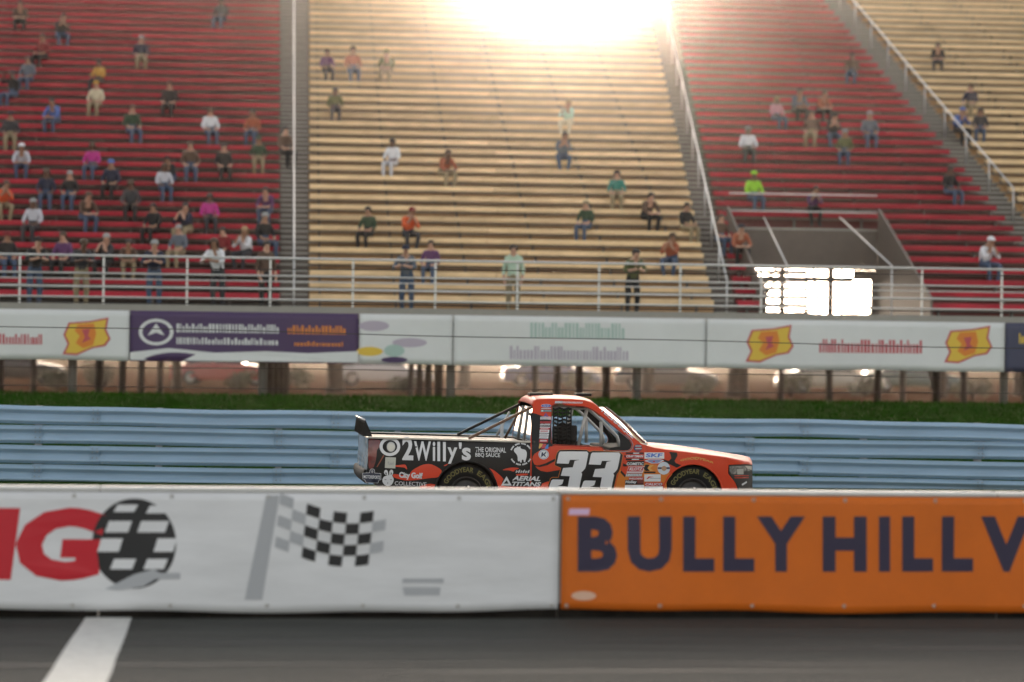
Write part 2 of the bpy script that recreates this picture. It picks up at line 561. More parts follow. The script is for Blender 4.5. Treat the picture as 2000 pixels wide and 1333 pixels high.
for k in range(-8, 9):
    u = k * 1.905 + 0.08
    mb = MB().box(u - 0.05, u + 0.05, 0.02, 0.03, -0.3, 1.22).box(u - 0.004, u + 0.004, 0.031, 0.14, -0.3, 1.22).box(u - 0.05, u + 0.05, 0.141, 0.151, -0.3, 1.22)
    mb.build('post', M_post, guard)

# ------------------------------------------------------------------ catch fence: posts and cables
fence = empty('catch_fence', FENCE.matrix(0, 0, 0))
tag(fence, 'tall catch fence of grey posts and thin dark cables behind the guardrail', 'fence')
M_fpost = mat('fence_post', (0.36, 0.34, 0.31), 0.5, metal=0.3, var=0.2, scale=6)
M_cable = mat('cable', (0.05, 0.045, 0.04), 0.5, metal=0.5)
for px in (-70, 2075):
    u = FENCE.hit(px, 700)[0]
    mb = MB()
    mb.tube([(u, 0.06, -0.2), (u, 0.06, 5.2), (u, -0.05, 5.9), (u, -0.5, 6.5), (u, -1.1, 6.9)], 0.03, 10)
    mb.build('post', M_fpost, fence)
for cy, sl in ((762, 8), (727, 12), (659, 22), (600, 12), (530, 10)):
    pts = []
    for i in range(33):
        px = -500 + 2800 * i / 32
        u, w = FENCE.hit(px, cy + ROLL * (px - 1000) * 0 + sl * (px - 1000) / 1000)
        pts.append((u, 0.0, w + 0.012 * math.sin(u * 0.8 + cy)))
    mb = MB().tube(pts, 0.0085, 6)
    mb.build('cable', M_cable, fence)
# ------------------------------------------------------------------ grandstand
ROWS, TREAD, RISE, V0, W0 = 40, 0.76, 0.31, 3.5, 3.0
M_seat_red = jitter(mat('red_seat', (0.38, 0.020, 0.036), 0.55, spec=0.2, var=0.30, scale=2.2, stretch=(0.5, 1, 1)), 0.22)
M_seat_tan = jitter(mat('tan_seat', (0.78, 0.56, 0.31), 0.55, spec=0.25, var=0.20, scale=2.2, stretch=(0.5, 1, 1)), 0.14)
M_riser_red = jitter(mat('red_riser_shaded', (0.12, 0.020, 0.016), 0.6, var=0.2, scale=2), 0.3)  # riser tones set darker to paint in the shade between rows
M_riser_tan = jitter(mat('tan_riser_shaded', (0.46, 0.26, 0.11), 0.6, var=0.2, scale=2), 0.25)
M_riser_dark = jitter(mat('dark_riser_shaded', (0.030, 0.016, 0.010), 0.6, var=0.25, scale=2), 0.3)
M_alu = mat('aluminium', (0.27, 0.26, 0.235), 0.45, metal=0.55, var=0.08, scale=3)
M_galv = mat('galvanised_rail', (0.60, 0.60, 0.59), 0.35, metal=0.6, var=0.06, scale=5)
M_steel = mat('stand_steel', (0.13, 0.115, 0.10), 0.6, metal=0.3, var=0.25, scale=4)
M_step = mat('aisle_step_metal', (0.085, 0.066, 0.054), 0.6, metal=0.2, var=0.25, scale=3)
M_panel = mat('grey_panel', (0.115, 0.092, 0.074), 0.6, var=0.15, scale=2)
stand = empty('grandstand', STAND.matrix(0, 0, 0))
tag(stand, 'tall open grandstand of red and tan bench rows behind the track', 'grandstand')
def row_y(n, up=0.37):
    return HORIZON - F_PX * (W0 + RISE * n + up - CAM_H) / (57.0 + V0 + TREAD * n + 0.4)
def su(px, n):
    return STAND.hit(px, row_y(n), V0 + TREAD * n + 0.4)[0]
def b2(y): return 1290 + 130 * y / 600
def b3(y): return 1650 + 350 * y / 420
VU = (STAND.hit(1499, 560, V0)[0], STAND.hit(1712, 560, V0 + 0.76 * 8)[0])
def box_part(name, m, u0, u1, v0, v1, w0, w1, parent=None):
    return MB().box(u0, u1, v0, v1, w0, w1).build(name, m, parent or stand)
def bench(u0, u1, n, m, tiltr):
    v, w = V0 + TREAD * n + 0.40, W0 + RISE * n + 0.43
    prof = [(0.285, 0), (0.02, 0), (0.004, -0.006), (0, -0.02), (0, -0.118), (0.012, -0.125), (0.03, -0.12), (0.03, -0.045), (0.285, -0.04)]
    a = [(u0, v + p, w + q) for p, q in prof]
    b = [(u1, v + p, w + q + tiltr) for p, q in prof]
    k = len(prof)
    mb = MB()
    mb.add(a + b, [(i, (i + 1) % k, k + (i + 1) % k, k + i) for i in range(k)] + [tuple(range(k - 1, -1, -1)), tuple(range(k, 2 * k))])
    return mb.build('bench', m, stand)
rs = random.Random(5)
for n in range(ROWS):
    y = row_y(n)
    v, w = V0 + TREAD * n, W0 + RISE * n
    a1 = (546, 604)
    a2 = (b2(y) - 22, b2(y) + 24)
    a3 = (b3(y) - 28, b3(y) + 28)
    secs = [(-330, a1[0], 'r1'), (a1[1], a2[0], 't1'), (a2[1], min(a3[0], 2330), 'r2')]
    if a3[1] < 2300: secs.append((a3[1], 2330, 't2'))
    LIM = {'r1': 40, 't1': 40, 'r2': 40, 't2': 40}
    secs = [(su(a, n), su(b, n), k) for a, b, k in secs if n < LIM[k]]
    if n >= 37:                                       # gap added in the unseen top rows to let a sun shaft through
        c = secs[1]
        secs = [secs[0], (c[0], su(985, n), 't1'), (su(1212, n), c[1], 't1')] + secs[2:]
    if n <= 7:
        c = secs[2]
        secs = secs[:2] + [(c[0], VU[0] - 0.08, 'r2'), (VU[1] + 0.08, c[1], 'r2')] + secs[3:]
    for u0, u1, kind in secs:
        seat = M_seat_red if kind[0] == 'r' else M_seat_tan
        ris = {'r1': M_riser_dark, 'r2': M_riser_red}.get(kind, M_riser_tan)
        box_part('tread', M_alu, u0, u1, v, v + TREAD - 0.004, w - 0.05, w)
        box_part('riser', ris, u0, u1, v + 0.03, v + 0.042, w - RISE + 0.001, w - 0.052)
        k = max(1, round((u1 - u0) / 5.2))
        if n > 30: k = max(1, k - 1)
        cuts = [u0 + (u1 - u0) * i / k + (rs.uniform(-0.5, 0.5) if 0 < i < k else 0) for i in range(k + 1)]
        for i in range(k):
            bench(cuts[i] + 0.008, cuts[i + 1] - 0.008, n, seat, rs.uniform(-0.006, 0.006))
        mb = MB()
        for i in range(int((u1 - u0) / 1.8) + 1):
            uu = u0 + 0.25 + 1.8 * i
            if uu < u1 - 0.1: mb.box(uu - 0.02, uu + 0.02, v + 0.46, v + 0.62, w + 0.001, w + 0.385)
        if mb.v: mb.build('bench_brackets', M_steel, stand)['kind'] = 'stuff'
    # aisle steps
    aisles = [a1, a2] + ([a3] if a3[0] < 2300 else [])
    for x0, x1 in aisles:
        u0, u1 = su(x0, n), su(x1, n)
        box_part('aisle_step', M_step, u0, u1, v, v + TREAD - 0.003, w - 0.30, w - 0.001)
        box_part('step_nose', M_alu, u0 + 0.01, u1 - 0.01, v - 0.012, v - 0.002, w - 0.05, w - 0.002)
        box_part('step_nose', M_alu, u0 + 0.04, u1 - 0.04, v + 0.388, v + 0.398, w + 0.10, w + 0.152)
        box_part('aisle_step', M_step, u0 + 0.03, u1 - 0.03, v + 0.40, v + TREAD - 0.004, w, w + 0.15)
# handrails down the aisles
for f_ in (lambda y: 574, b2, b3):
    pts = []
    for n in range(0, 37, 3):
        y = row_y(n)
        if f_(y) > 2300: continue
        if f_ is b3 and n < 9: continue
        u = su(f_(y), n)
        v, w = V0 + TREAD * n + 0.2, W0 + RISE * n
        MB().tube([(u, v, w), (u, v, w + 0.9)], 0.02, 8).build('handrail_post', M_galv, stand)
        pts.append((u, v, w + 0.9))
    MB().tube(pts, 0.022, 8).build('handrail', M_galv, stand)

# front walkway, fascia and railing
UL, UR = STAND.hit(-330, 600)[0], STAND.hit(2330, 600)[0]
box_part('walkway', M_alu, UL, UR, 0.0, V0 - 0.004, 2.80, 2.88)
box_part('fascia', M_steel, UL, UR, 0.02, 0.10, 1.84, 2.795)
for py, r_ in ((512, 0.026), (546, 0.018), (557, 0.014), (572, 0.024), (592, 0.020)):
    w = STAND.hit(1000, py)[1]
    MB().tube([(UL, 0.06, w), (UR, 0.06, w)], r_, 8).build('rail', M_galv, stand)
box_part('kick_plate', M_alu, UL, UR, 0.05, 0.056, 2.89, 3.07)
u = UL + 0.4
while u < UR:
    MB().box(u - 0.022, u + 0.022, 0.08, 0.11, 2.881, 4.16).build('rail_post', M_galv, stand)
    u += 1.83
# entrance through the lower rows
n8 = 8
v8, w8 = V0 + TREAD * n8, W0 + RISE * n8
ua, ub = VU
def slope_wall(u):
    mb = MB()
    prof = [(V0, 2.881), (V0, W0 + 0.55), (v8, w8 + 0.55), (v8, 2.881)]
    mb.add([(u - 0.03, p, q) for p, q in prof] + [(u + 0.03, p, q) for p, q in prof], [(0, 1, 2, 3), (7, 6, 5, 4)] + [(i, (i + 1) % 4, 4 + (i + 1) % 4, 4 + i) for i in range(4)])
    return recalc_part(mb.build('entrance_wall', M_panel, stand))
def recalc_part(o):
    recalc(o.data); return o
slope_wall(ua - 0.04); slope_wall(ub + 0.04)
hw0 = STAND.hit(1600, 527, v8)[1]
box_part('entrance_header', M_panel, ua, ub, v8 + 0.001, v8 + 0.03, hw0, w8 - 0.055)
box_part('entrance_floor', M_concrete, ua, ub, V0, V0 + 27.2, 2.78, 2.879)
uc = STAND.hit(1574, 560, v8)[0]
for k in range(7):                                # slatted gate on the left of the opening
    wq = 2.95 + (hw0 - 2.95) * k / 6.6
    box_part('gate_slat', M_steel, ua + 0.02, uc, v8 + 0.05, v8 + 0.08, wq, wq + 0.105)
box_part('gate_post', M_steel, uc, uc + 0.05, v8 + 0.04, v8 + 0.09, 2.88, hw0)
wl1 = STAND.hit(1600, 546, v8)[1]
box_part('lintel', M_steel, ua + 0.02, STAND.hit(1668, 545, v8)[0], v8 + 0.10, v8 + 0.13, wl1 - 0.07, wl1 + 0.07)
box_part('entrance_panel', M_panel, STAND.hit(1668, 545, v8)[0], ub, v8 + 0.10, v8 + 0.13, wl1 + 0.0, hw0)
u_r = STAND.hit(1702, 560, v8)[0]
box_part('entrance_panel', M_panel, u_r, ub, v8 + 0.04, v8 + 0.07, 2.88, hw0 - 0.01)
for dw in (0.55, 1.0):
    MB().tube([(ua, v8 + 0.05, w8 + dw - 0.12), (ub, v8 + 0.05, w8 + dw - 0.12)], 0.022, 8).build('rail', M_galv, stand)
for (xa, ya, xb, yb) in ((1492, 425, 1538, 520), (1640, 425, 1742, 520)):
    p, q = STAND.hit(xa, ya, v8 - 0.3), STAND.hit(xb, yb, V0 + 0.8)
    MB().tube([(p[0], v8 - 0.3, p[1]), (q[0], V0 + 0.8, q[1]), (q[0], V0 + 0.8, 2.9)], 0.022, 8).build('handrail', M_galv, stand)
# stairs from the landing up to row eight
us0, us1 = STAND.hit(1590, 520, v8)[0], STAND.hit(1660, 520, v8)[0]
# raking frames that carry the rows
u = UL + 1.0
while u < UR:
    if not (ua - 0.8 < u < ub + 0.8):
        mb = MB()
        vb = V0 + TREAD * 36
        mb.tube([(u, V0, W0 - 0.35), (u, vb, W0 + RISE * 36 - 0.35)], 0.11, 6)
        for v in (0.5, 7.0, 14.0, 21.0, 29.5):
            wt = max(2.7, W0 - 0.35 + RISE * (v - V0) / TREAD)
            mb.tube([(u, v, 0.3), (u, v, wt)], 0.10, 8)
        mb.tube([(u, 7.0, 1.2), (u, 14.0, 6.5)], 0.05, 6)
        mb.tube([(u, 21.0, 1.2), (u, 29.5, 12.0)], 0.05, 6)
        mb.build('support_frame', M_steel, stand)
    u += 4.2
for v in (7.0, 14.0, 21.0, 29.5):
    MB().tube([(UL, v, 2.3), (ua - 1.0, v, 2.3)], 0.05, 6).build('tie_beam', M_steel, stand)
    MB().tube([(ub + 1.0, v, 2.3), (UR, v, 2.3)], 0.05, 6).build('tie_beam', M_steel, stand)

# ------------------------------------------------------------------ banners on the front of the grandstand
BF = Plane(*(STAND.at(0, 0, -0.03).xy), STAND.yaw)
def rip2(u, w): return 0.006 * math.sin(u * 2.7) + 0.005 * math.sin(u * 1.1 + w * 4)
def front_banner(x0, x1, m, label, sag=0.0):
    u0, u1 = BF.hit(x0, 660)[0], BF.hit(x1, 660)[0]
    top, bot = BF.hit(1000, 617.5)[1], BF.hit(1000, 714.5)[1]
    nu = max(4, int((u1 - u0) / 0.12))
    mb = MB(); rows = []
    for i in range(9):
        row = []
        for k in range(nu + 1):
            u = u0 + (u1 - u0) * k / nu
            w = top + (bot - top) * i / 8 + 0.008 * math.sin(u * 1.7) * (i / 8)
            row.append(BF.at(u, w, rip2(u, w)))
        rows.append(row)
    mb.grid(rows)
    o = mb.build('banner', m)
    md = o.modifiers.new('thickness', 'SOLIDIFY'); md.thickness = 0.003; md.offset = -1
    return tag(o, label, 'banner')
def fprint(loops, parent, m, level=1, quad=None, step=0.25, name='print'):
    if quad:
        vs, fs = loops
        tl, tr, bl = [Vector(q_) for q_ in quad]
        uv = [BF.hit(*(bl + (tr - tl) * x + (tl - bl) * y_)) for x, y_ in vs]
    else:
        uv, fs = fill([[BF.hit(*p) for p in lp] for lp in loops], step)
    mb = MB()
    mb.add([BF.at(u, w, rip2(u, w) - 0.006 - 0.003 * level) for u, w in uv], fs)
    return mb.build(name, m, parent)
M_fw = mat('front_white_vinyl', (0.70, 0.71, 0.70), 0.5, var=0.04, scale=1)
M_pur = mat('print_purple', (0.060, 0.028, 0.10), 0.5)
M_org = mat('print_orange', (0.72, 0.22, 0.02), 0.5)
M_yel = mat('print_yellow', (0.75, 0.50, 0.05), 0.5)
M_rd2 = mat('print_rose', (0.52, 0.07, 0.09), 0.5)
M_teal = mat('print_teal', (0.38, 0.52, 0.47), 0.5)
M_mau = mat('print_mauve', (0.46, 0.40, 0.48), 0.5)
def tx(x): return (x - 1000) * 0.0115              # the front falls slightly to the right in the picture
def strokes(parent, m, x0, x1, y0, y1, seed, wmin=4, wmax=9, level=1):
    """rows of letter-like strokes for lettering that the photograph does not let one read"""
    g = random.Random(seed)
    x = x0
    while x < x1:
        w = g.uniform(wmin, wmax)
        k = g.random()
        d = tx(x)
        h = y1 - y0
        if w <= 10:                                    # small print: uprights of uneven height
            w *= 0.55
            ya = y0 + (0 if k > 0.45 else h * 0.3)
            lps = [[(x, ya + d), (x + w, ya + d), (x + w, y1 + d), (x, y1 + d)]]
        else:                                          # large capitals: stem, three arms, closed or open on the right
            t, b = w * 0.24, h * 0.17
            B = lambda xa, ya, xb, yb: [(xa, ya + d), (xb, ya + d), (xb, yb + d), (xa, yb + d)]
            lps = [B(x, y0, x + t, y1)]
            if k < 0.62: lps.append(B(x + t + .01, y0, x + w, y0 + b))
            if k < 0.50 or k > 0.78: lps.append(B(x + t + .01, y0 + h * .5 - b / 2, x + w * .9, y0 + h * .5 + b / 2))
            if k < 0.45 or 0.62 < k < 0.78: lps.append(B(x + t + .01, y1 - b, x + w, y1))
            if k > 0.78: lps.append(B(x + w * .9 + .01, y0, x + w * .9 + t, y1))
        for lp in lps: yield lp
        x += w + g.uniform(1.6, 3.0)
def letters(parent, m, *a, **k):
    mb = MB()
    for lp in strokes(parent, m, *a, **k):
        uv = [BF.hit(*p) for p in lp]
        mb.add([BF.at(u, w, rip2(u, w) - 0.006 - 0.003 * k.get('level', 1)) for u, w in uv], [(0, 1, 2, 3)])
    return mb.build('lettering', m, parent)
def burst(parent, cx, cy):
    d = tx(cx)
    A = lambda pts: [(cx + x, cy + y + d) for x, y in pts]
    fprint([A([(-34, -28), (8, -31), (44, -38), (40, -14), (48, 4), (38, 18), (14, 22), (-18, 36), (-46, 34), (-36, 14), (-44, -4)])], parent, M_rd2, 1)
    fprint([A([(-31, -25), (8, -28), (40, -34), (36, -13), (44, 3), (35, 15), (13, 19), (-18, 32), (-40, 31), (-32, 13), (-40, -4)])], parent, M_yel, 2)
    fprint([A([(-16, -24), (16, -26), (20, -6), (14, 16), (-6, 22), (-20, 12), (-12, -2), (-22, -12)])], parent, M_org, 3)
    fprint([A([(-8, -14), (8, -16), (4, -2), (10, 4), (-8, 12), (-2, 0)])], parent, M_rd2, 4)
bw = front_banner(-330, 252, M_fw, 'white front banner with a yellow burst at the far left of the grandstand')
letters(bw, M_rd2, -180, 82, 664, 684, 1)
burst(bw, 168, 668)
bp = front_banner(254, 700, M_pur, 'dark purple front banner with white and orange lettering below the tan seats')
letters(bp, M_fw, 345, 545, 640, 657, 2); letters(bp, M_fw, 345, 540, 667, 680, 3); letters(bp, M_org, 562, 676, 641, 658, 4); letters(bp, M_org, 575, 668, 672, 681, 9)
fprint([circle(305, 657 + tx(305), 34, 28, 26), circle(305, 657 + tx(305), 27, 28, 20)], bp, M_fw, 1)
fprint([[(288, 664 + tx(305)), (305, 640 + tx(305)), (322, 664 + tx(305)), (305, 658 + tx(305))]], bp, M_fw, 1)
fprint([[(254, 697 + tx(254)), (330, 688 + tx(330)), (420, 696 + tx(420)), (520, 692 + tx(520)), (600, 695 + tx(600)), (700, 690 + tx(700)), (700, 712 + tx(700)), (254, 712 + tx(254))]], bp, M_fw, 1)
bs = front_banner(702, 884, M_fw, 'short white front banner with faint coloured splashes beside the purple banner')
for i, (cx, cy, rx, ry, m_) in enumerate(((722, 690, 26, 9, M_yel), (770, 688, 20, 12, M_teal), (770, 706, 26, 6, M_pur), (730, 640, 30, 10, M_mau), (800, 672, 34, 9, M_mau))):
    fprint([circle(cx, cy + tx(cx), rx, 20, ry)], bs, m_, 1 + i % 2)
bc = front_banner(886, 1378, M_fw, 'long white front banner with teal and mauve lettering above the truck')
letters(bc, M_teal, 1036, 1222, 630, 660, 5, wmin=6, wmax=9.9); letters(bc, M_mau, 996, 1226, 676, 702, 6, wmin=5, wmax=9.5)
br = front_banner(1380, 1962, M_fw, 'white front banner with two yellow bursts and red lettering')
burst(br, 1502, 667); burst(br, 1890, 664)
letters(br, M_rd2, 1600, 1800, 656, 682, 7, wmin=6, wmax=9.9)
M_nv2 = mat('navy_vinyl', (0.045, 0.050, 0.10), 0.5)
bn = front_banner(1964, 2330, M_nv2, 'navy front banner cut off by the right edge of the picture')
letters(bn, M_yel, 1990, 2200, 640, 660, 8)
# ------------------------------------------------------------------ spectators
SK = {
 'sit': dict(pel=(0, .14, .10), wai=(0, .15, .24), che=(0, .13, .42), nek=(0, .10, .555), hea=(0, .075, .66), top=(0, .075, .75), nose=(0, -.03, .665),
             sh=(.155, .125, .485), el=(.225, .05, .25), wr=(.13, -.17, .16), ha=(.09, -.25, .15), hi=(.085, .12, .09), kn=(.115, -.30, .085), an=(.115, -.27, -.34), to=(.125, -.42, -.385)),
 'lean': dict(pel=(0, .16, .10), wai=(0, .12, .23), che=(0, .02, .38), nek=(0, -.06, .49), hea=(0, -.11, .585), top=(0, -.13, .67), nose=(0, -.22, .57),
             sh=(.155, -.02, .44), el=(.22, -.16, .20), wr=(.10, -.33, .15), ha=(.05, -.40, .15), hi=(.09, .13, .09), kn=(.14, -.29, .085), an=(.12, -.22, -.34), to=(.15, -.38, -.385)),
 'raise': dict(pel=(0, .14, .10), wai=(0, .15, .24), che=(0, .14, .42), nek=(0, .11, .555), hea=(0, .085, .66), top=(0, .085, .75), nose=(0, -.02, .665),
             sh=(.155, .125, .49), el=(.24, -.06, .42), wr=(.11, -.16, .62), ha=(.07, -.18, .70), hi=(.085, .12, .09), kn=(.12, -.30, .085), an=(.10, -.30, -.34), to=(.11, -.45, -.385)),
 'stand': dict(pel=(0, .05, .92), wai=(0, .05, 1.07), che=(0, .05, 1.27), nek=(0, .04, 1.43), hea=(0, .015, 1.54), top=(0, .015, 1.63), nose=(0, -.09, 1.545),
             sh=(.165, .05, 1.35), el=(.22, .06, 1.07), wr=(.20, -.08, .85), ha=(.18, -.12, .77), hi=(.09, .05, .88), kn=(.10, .02, .48), an=(.10, .05, .09), to=(.12, -.10, .035)),
 'rail': dict(pel=(0, .16, .90), wai=(0, .11, 1.04), che=(0, .00, 1.22), nek=(0, -.07, 1.36), hea=(.015, -.12, 1.46), top=(.02, -.13, 1.55), nose=(.04, -.22, 1.46),
             sh=(.165, -.03, 1.29), el=(.24, -.16, 1.08), wr=(.12, -.36, 1.10), ha=(.06, -.41, 1.11), hi=(.09, .16, .86), kn=(.11, .12, .47), an=(.10, .20, .09), to=(.13, .06, .035)),
 'chin': dict(pel=(0, .16, .10), wai=(.01, .13, .24), che=(.02, .06, .40), nek=(.03, -.01, .53), hea=(.05, -.05, .63), top=(.06, -.05, .72), nose=(.10, -.14, .62),
             sh=(.155, .03, .46), el=(.19, -.19, .24), wr=(.07, -.24, .42), ha=(.04, -.20, .50), hi=(.09, .13, .09), kn=(.16, -.29, .085), an=(.10, -.24, -.34), to=(.14, -.39, -.385)),
}
def person_mesh(pose):
    s = SK[pose]
    V, E, Rr, part = [], [], [], []
    def v(p, r, m): V.append(p); Rr.append(r); part.append(m); return len(V) - 1
    pel = v(s['pel'], (.15, .115), 2); wai = v(s['wai'], (.135, .105), 1); che = v(s['che'], (.16, .115), 1)
    nk = v(s['nek'], (.055, .055), 0); he = v(s['hea'], (.078, .092), 0); tp = v(s['top'], (.062, .075), 0); no = v(s['nose'], (.012, .014), 0)
    E += [(pel, wai), (wai, che), (che, nk), (nk, he), (he, tp), (he, no)]
    for sg in (-1, 1):
        f_ = lambda k: (s[k][0] * sg, s[k][1], s[k][2])
        sh = v(f_('sh'), (.062, .062), 1); el = v(f_('el'), (.046, .046), 1); wr = v(f_('wr'), (.03, .03), 0); ha = v(f_('ha'), (.034, .022), 0)
        hv = Vector(f_('ha')); wv = Vector(f_('wr')); dr = (hv - wv).normalized()
        tip = v(tuple(hv + dr * .07), (.014, .012), 0); th = v(tuple(hv + Vector((-sg * .03, 0, .045))), (.012, .012), 0)
        E += [(che, sh), (sh, el), (el, wr), (wr, ha), (ha, tip), (ha, th)]
        hi = v(f_('hi'), (.095, .095), 2); kn = v(f_('kn'), (.068, .068), 2); an = v(f_('an'), (.045, .045), 2); to = v(f_('to'), (.042, .035), 3)
        E += [(pel, hi), (hi, kn), (kn, an), (an, to)]
    me = bpy.data.meshes.new('person')
    me.from_pydata(V, E, [])
    ob = bpy.data.objects.new('person', me); COL.objects.link(ob)
    sm = ob.modifiers.new('skin', 'SKIN'); sm.use_smooth_shade = True
    for i, d in enumerate(me.skin_vertices[0].data):
        d.radius = Rr[i]; d.use_root = (i == 0)
    sb = ob.modifiers.new('smooth', 'SUBSURF'); sb.levels = 1; sb.render_levels = 1
    dg = bpy.context.evaluated_depsgraph_get()
    out = bpy.data.meshes.new_from_object(ob.evaluated_get(dg))
    bpy.data.objects.remove(ob); bpy.data.meshes.remove(me)
    out.materials.clear()
    for i in range(4): out.materials.append(None)
    segs = [(Vector(V[a]), Vector(V[b]), part[a], part[b]) for a, b in E]
    for p in out.polygons:
        c = p.center; best = 1e9
        for a, b, pa, pb in segs:
            ab = b - a; t = max(0, min(1, (c - a).dot(ab) / ab.length_squared)); d = (c - a - ab * t).length
            if d < best: best = d; p.material_index = pa if t < (0.75 if pa != pb and (pa, pb) != (1, 0) else 0.5) else pb
        p.use_smooth = True
    return out
def head_cover(pose, kind):
    s = SK[pose]; c = Vector(s['hea']) + Vector((0, .012, .022)); mb = MB(); rows = []
    for i in range(7):
        th = math.pi / 2 * i / 6
        rows.append([(c.x + .094 * math.cos(th) * math.cos(a) , c.y + .108 * math.cos(th) * math.sin(a), c.z + .018 * (1 if kind == 'cap' else (-2.2 if math.sin(a) > 0.1 else 1)) * math.cos(th) + .112 * math.sin(th)) for a in [2 * math.pi * k / 14 for k in range(14)]])
    mb.grid(rows, True, True)
    if kind == 'cap':
        rr = [[(c.x + .085 * x, c.y - .07 - q * (.11 if abs(x) < .9 else .05), c.z + .02 - .012 * q) for x in (-1, -.6, 0, .6, 1)] for q in (0, .5, 1)]
        mb.grid(rr)
    if kind == 'long':
        rr = [[(c.x + .098 * math.cos(a), c.y + .105 * math.sin(a), c.z + .03 - q * .2) for a in [math.pi * k / 8 for k in range(9)]] for q in (0, .5, 1)]
        mb.grid(rr)
    return mb.mesh('hair')
BODY = {p: person_mesh(p) for p in SK}
COVER = {}
SKINS = [mat('skin_light', (0.50, 0.28, 0.19), 0.5), mat('skin_tan', (0.34, 0.18, 0.11), 0.5), mat('skin_dark', (0.13, 0.065, 0.04), 0.5)]
M_shoe = mat('shoe', (0.05, 0.045, 0.045), 0.6)
CLOTH = {
 'magenta': (.50, .03, .24), 'white': (.72, .72, .74), 'pale grey': (.52, .52, .56), 'orange': (.70, .10, .02), 'gold': (.55, .30, .06), 'blue': (.09, .16, .42), 'dark navy': (.02, .025, .05),
 'black': (.018, .017, .017), 'dark red': (.20, .012, .016), 'dark green': (.03, .06, .03), 'mint': (.42, .55, .42), 'lime': (.32, .62, .04), 'rust': (.34, .09, .04), 'brown': (.10, .06, .04),
 'slate': (.12, .14, .17), 'pink': (.58, .30, .34), 'olive': (.10, .11, .04), 'teal': (.05, .22, .18), 'purple': (.11, .04, .12), 'cream': (.60, .52, .36), 'khaki': (.28, .22, .13), 'denim': (.06, .09, .15), 'charcoal': (.04, .04, .045)}
def cloth(c): return mat('cloth_' + c.replace(' ', '_'), CLOTH[c], 0.85, var=0.15, scale=14)
HAIR = {'dark': (.02, .015, .012), 'brown': (.07, .04, .02), 'blond': (.35, .24, .11), 'grey': (.3, .3, .29)}
def nearest_row(py, up):
    return min(range(ROWS), key=lambda n: abs(row_y(n, up) - py))
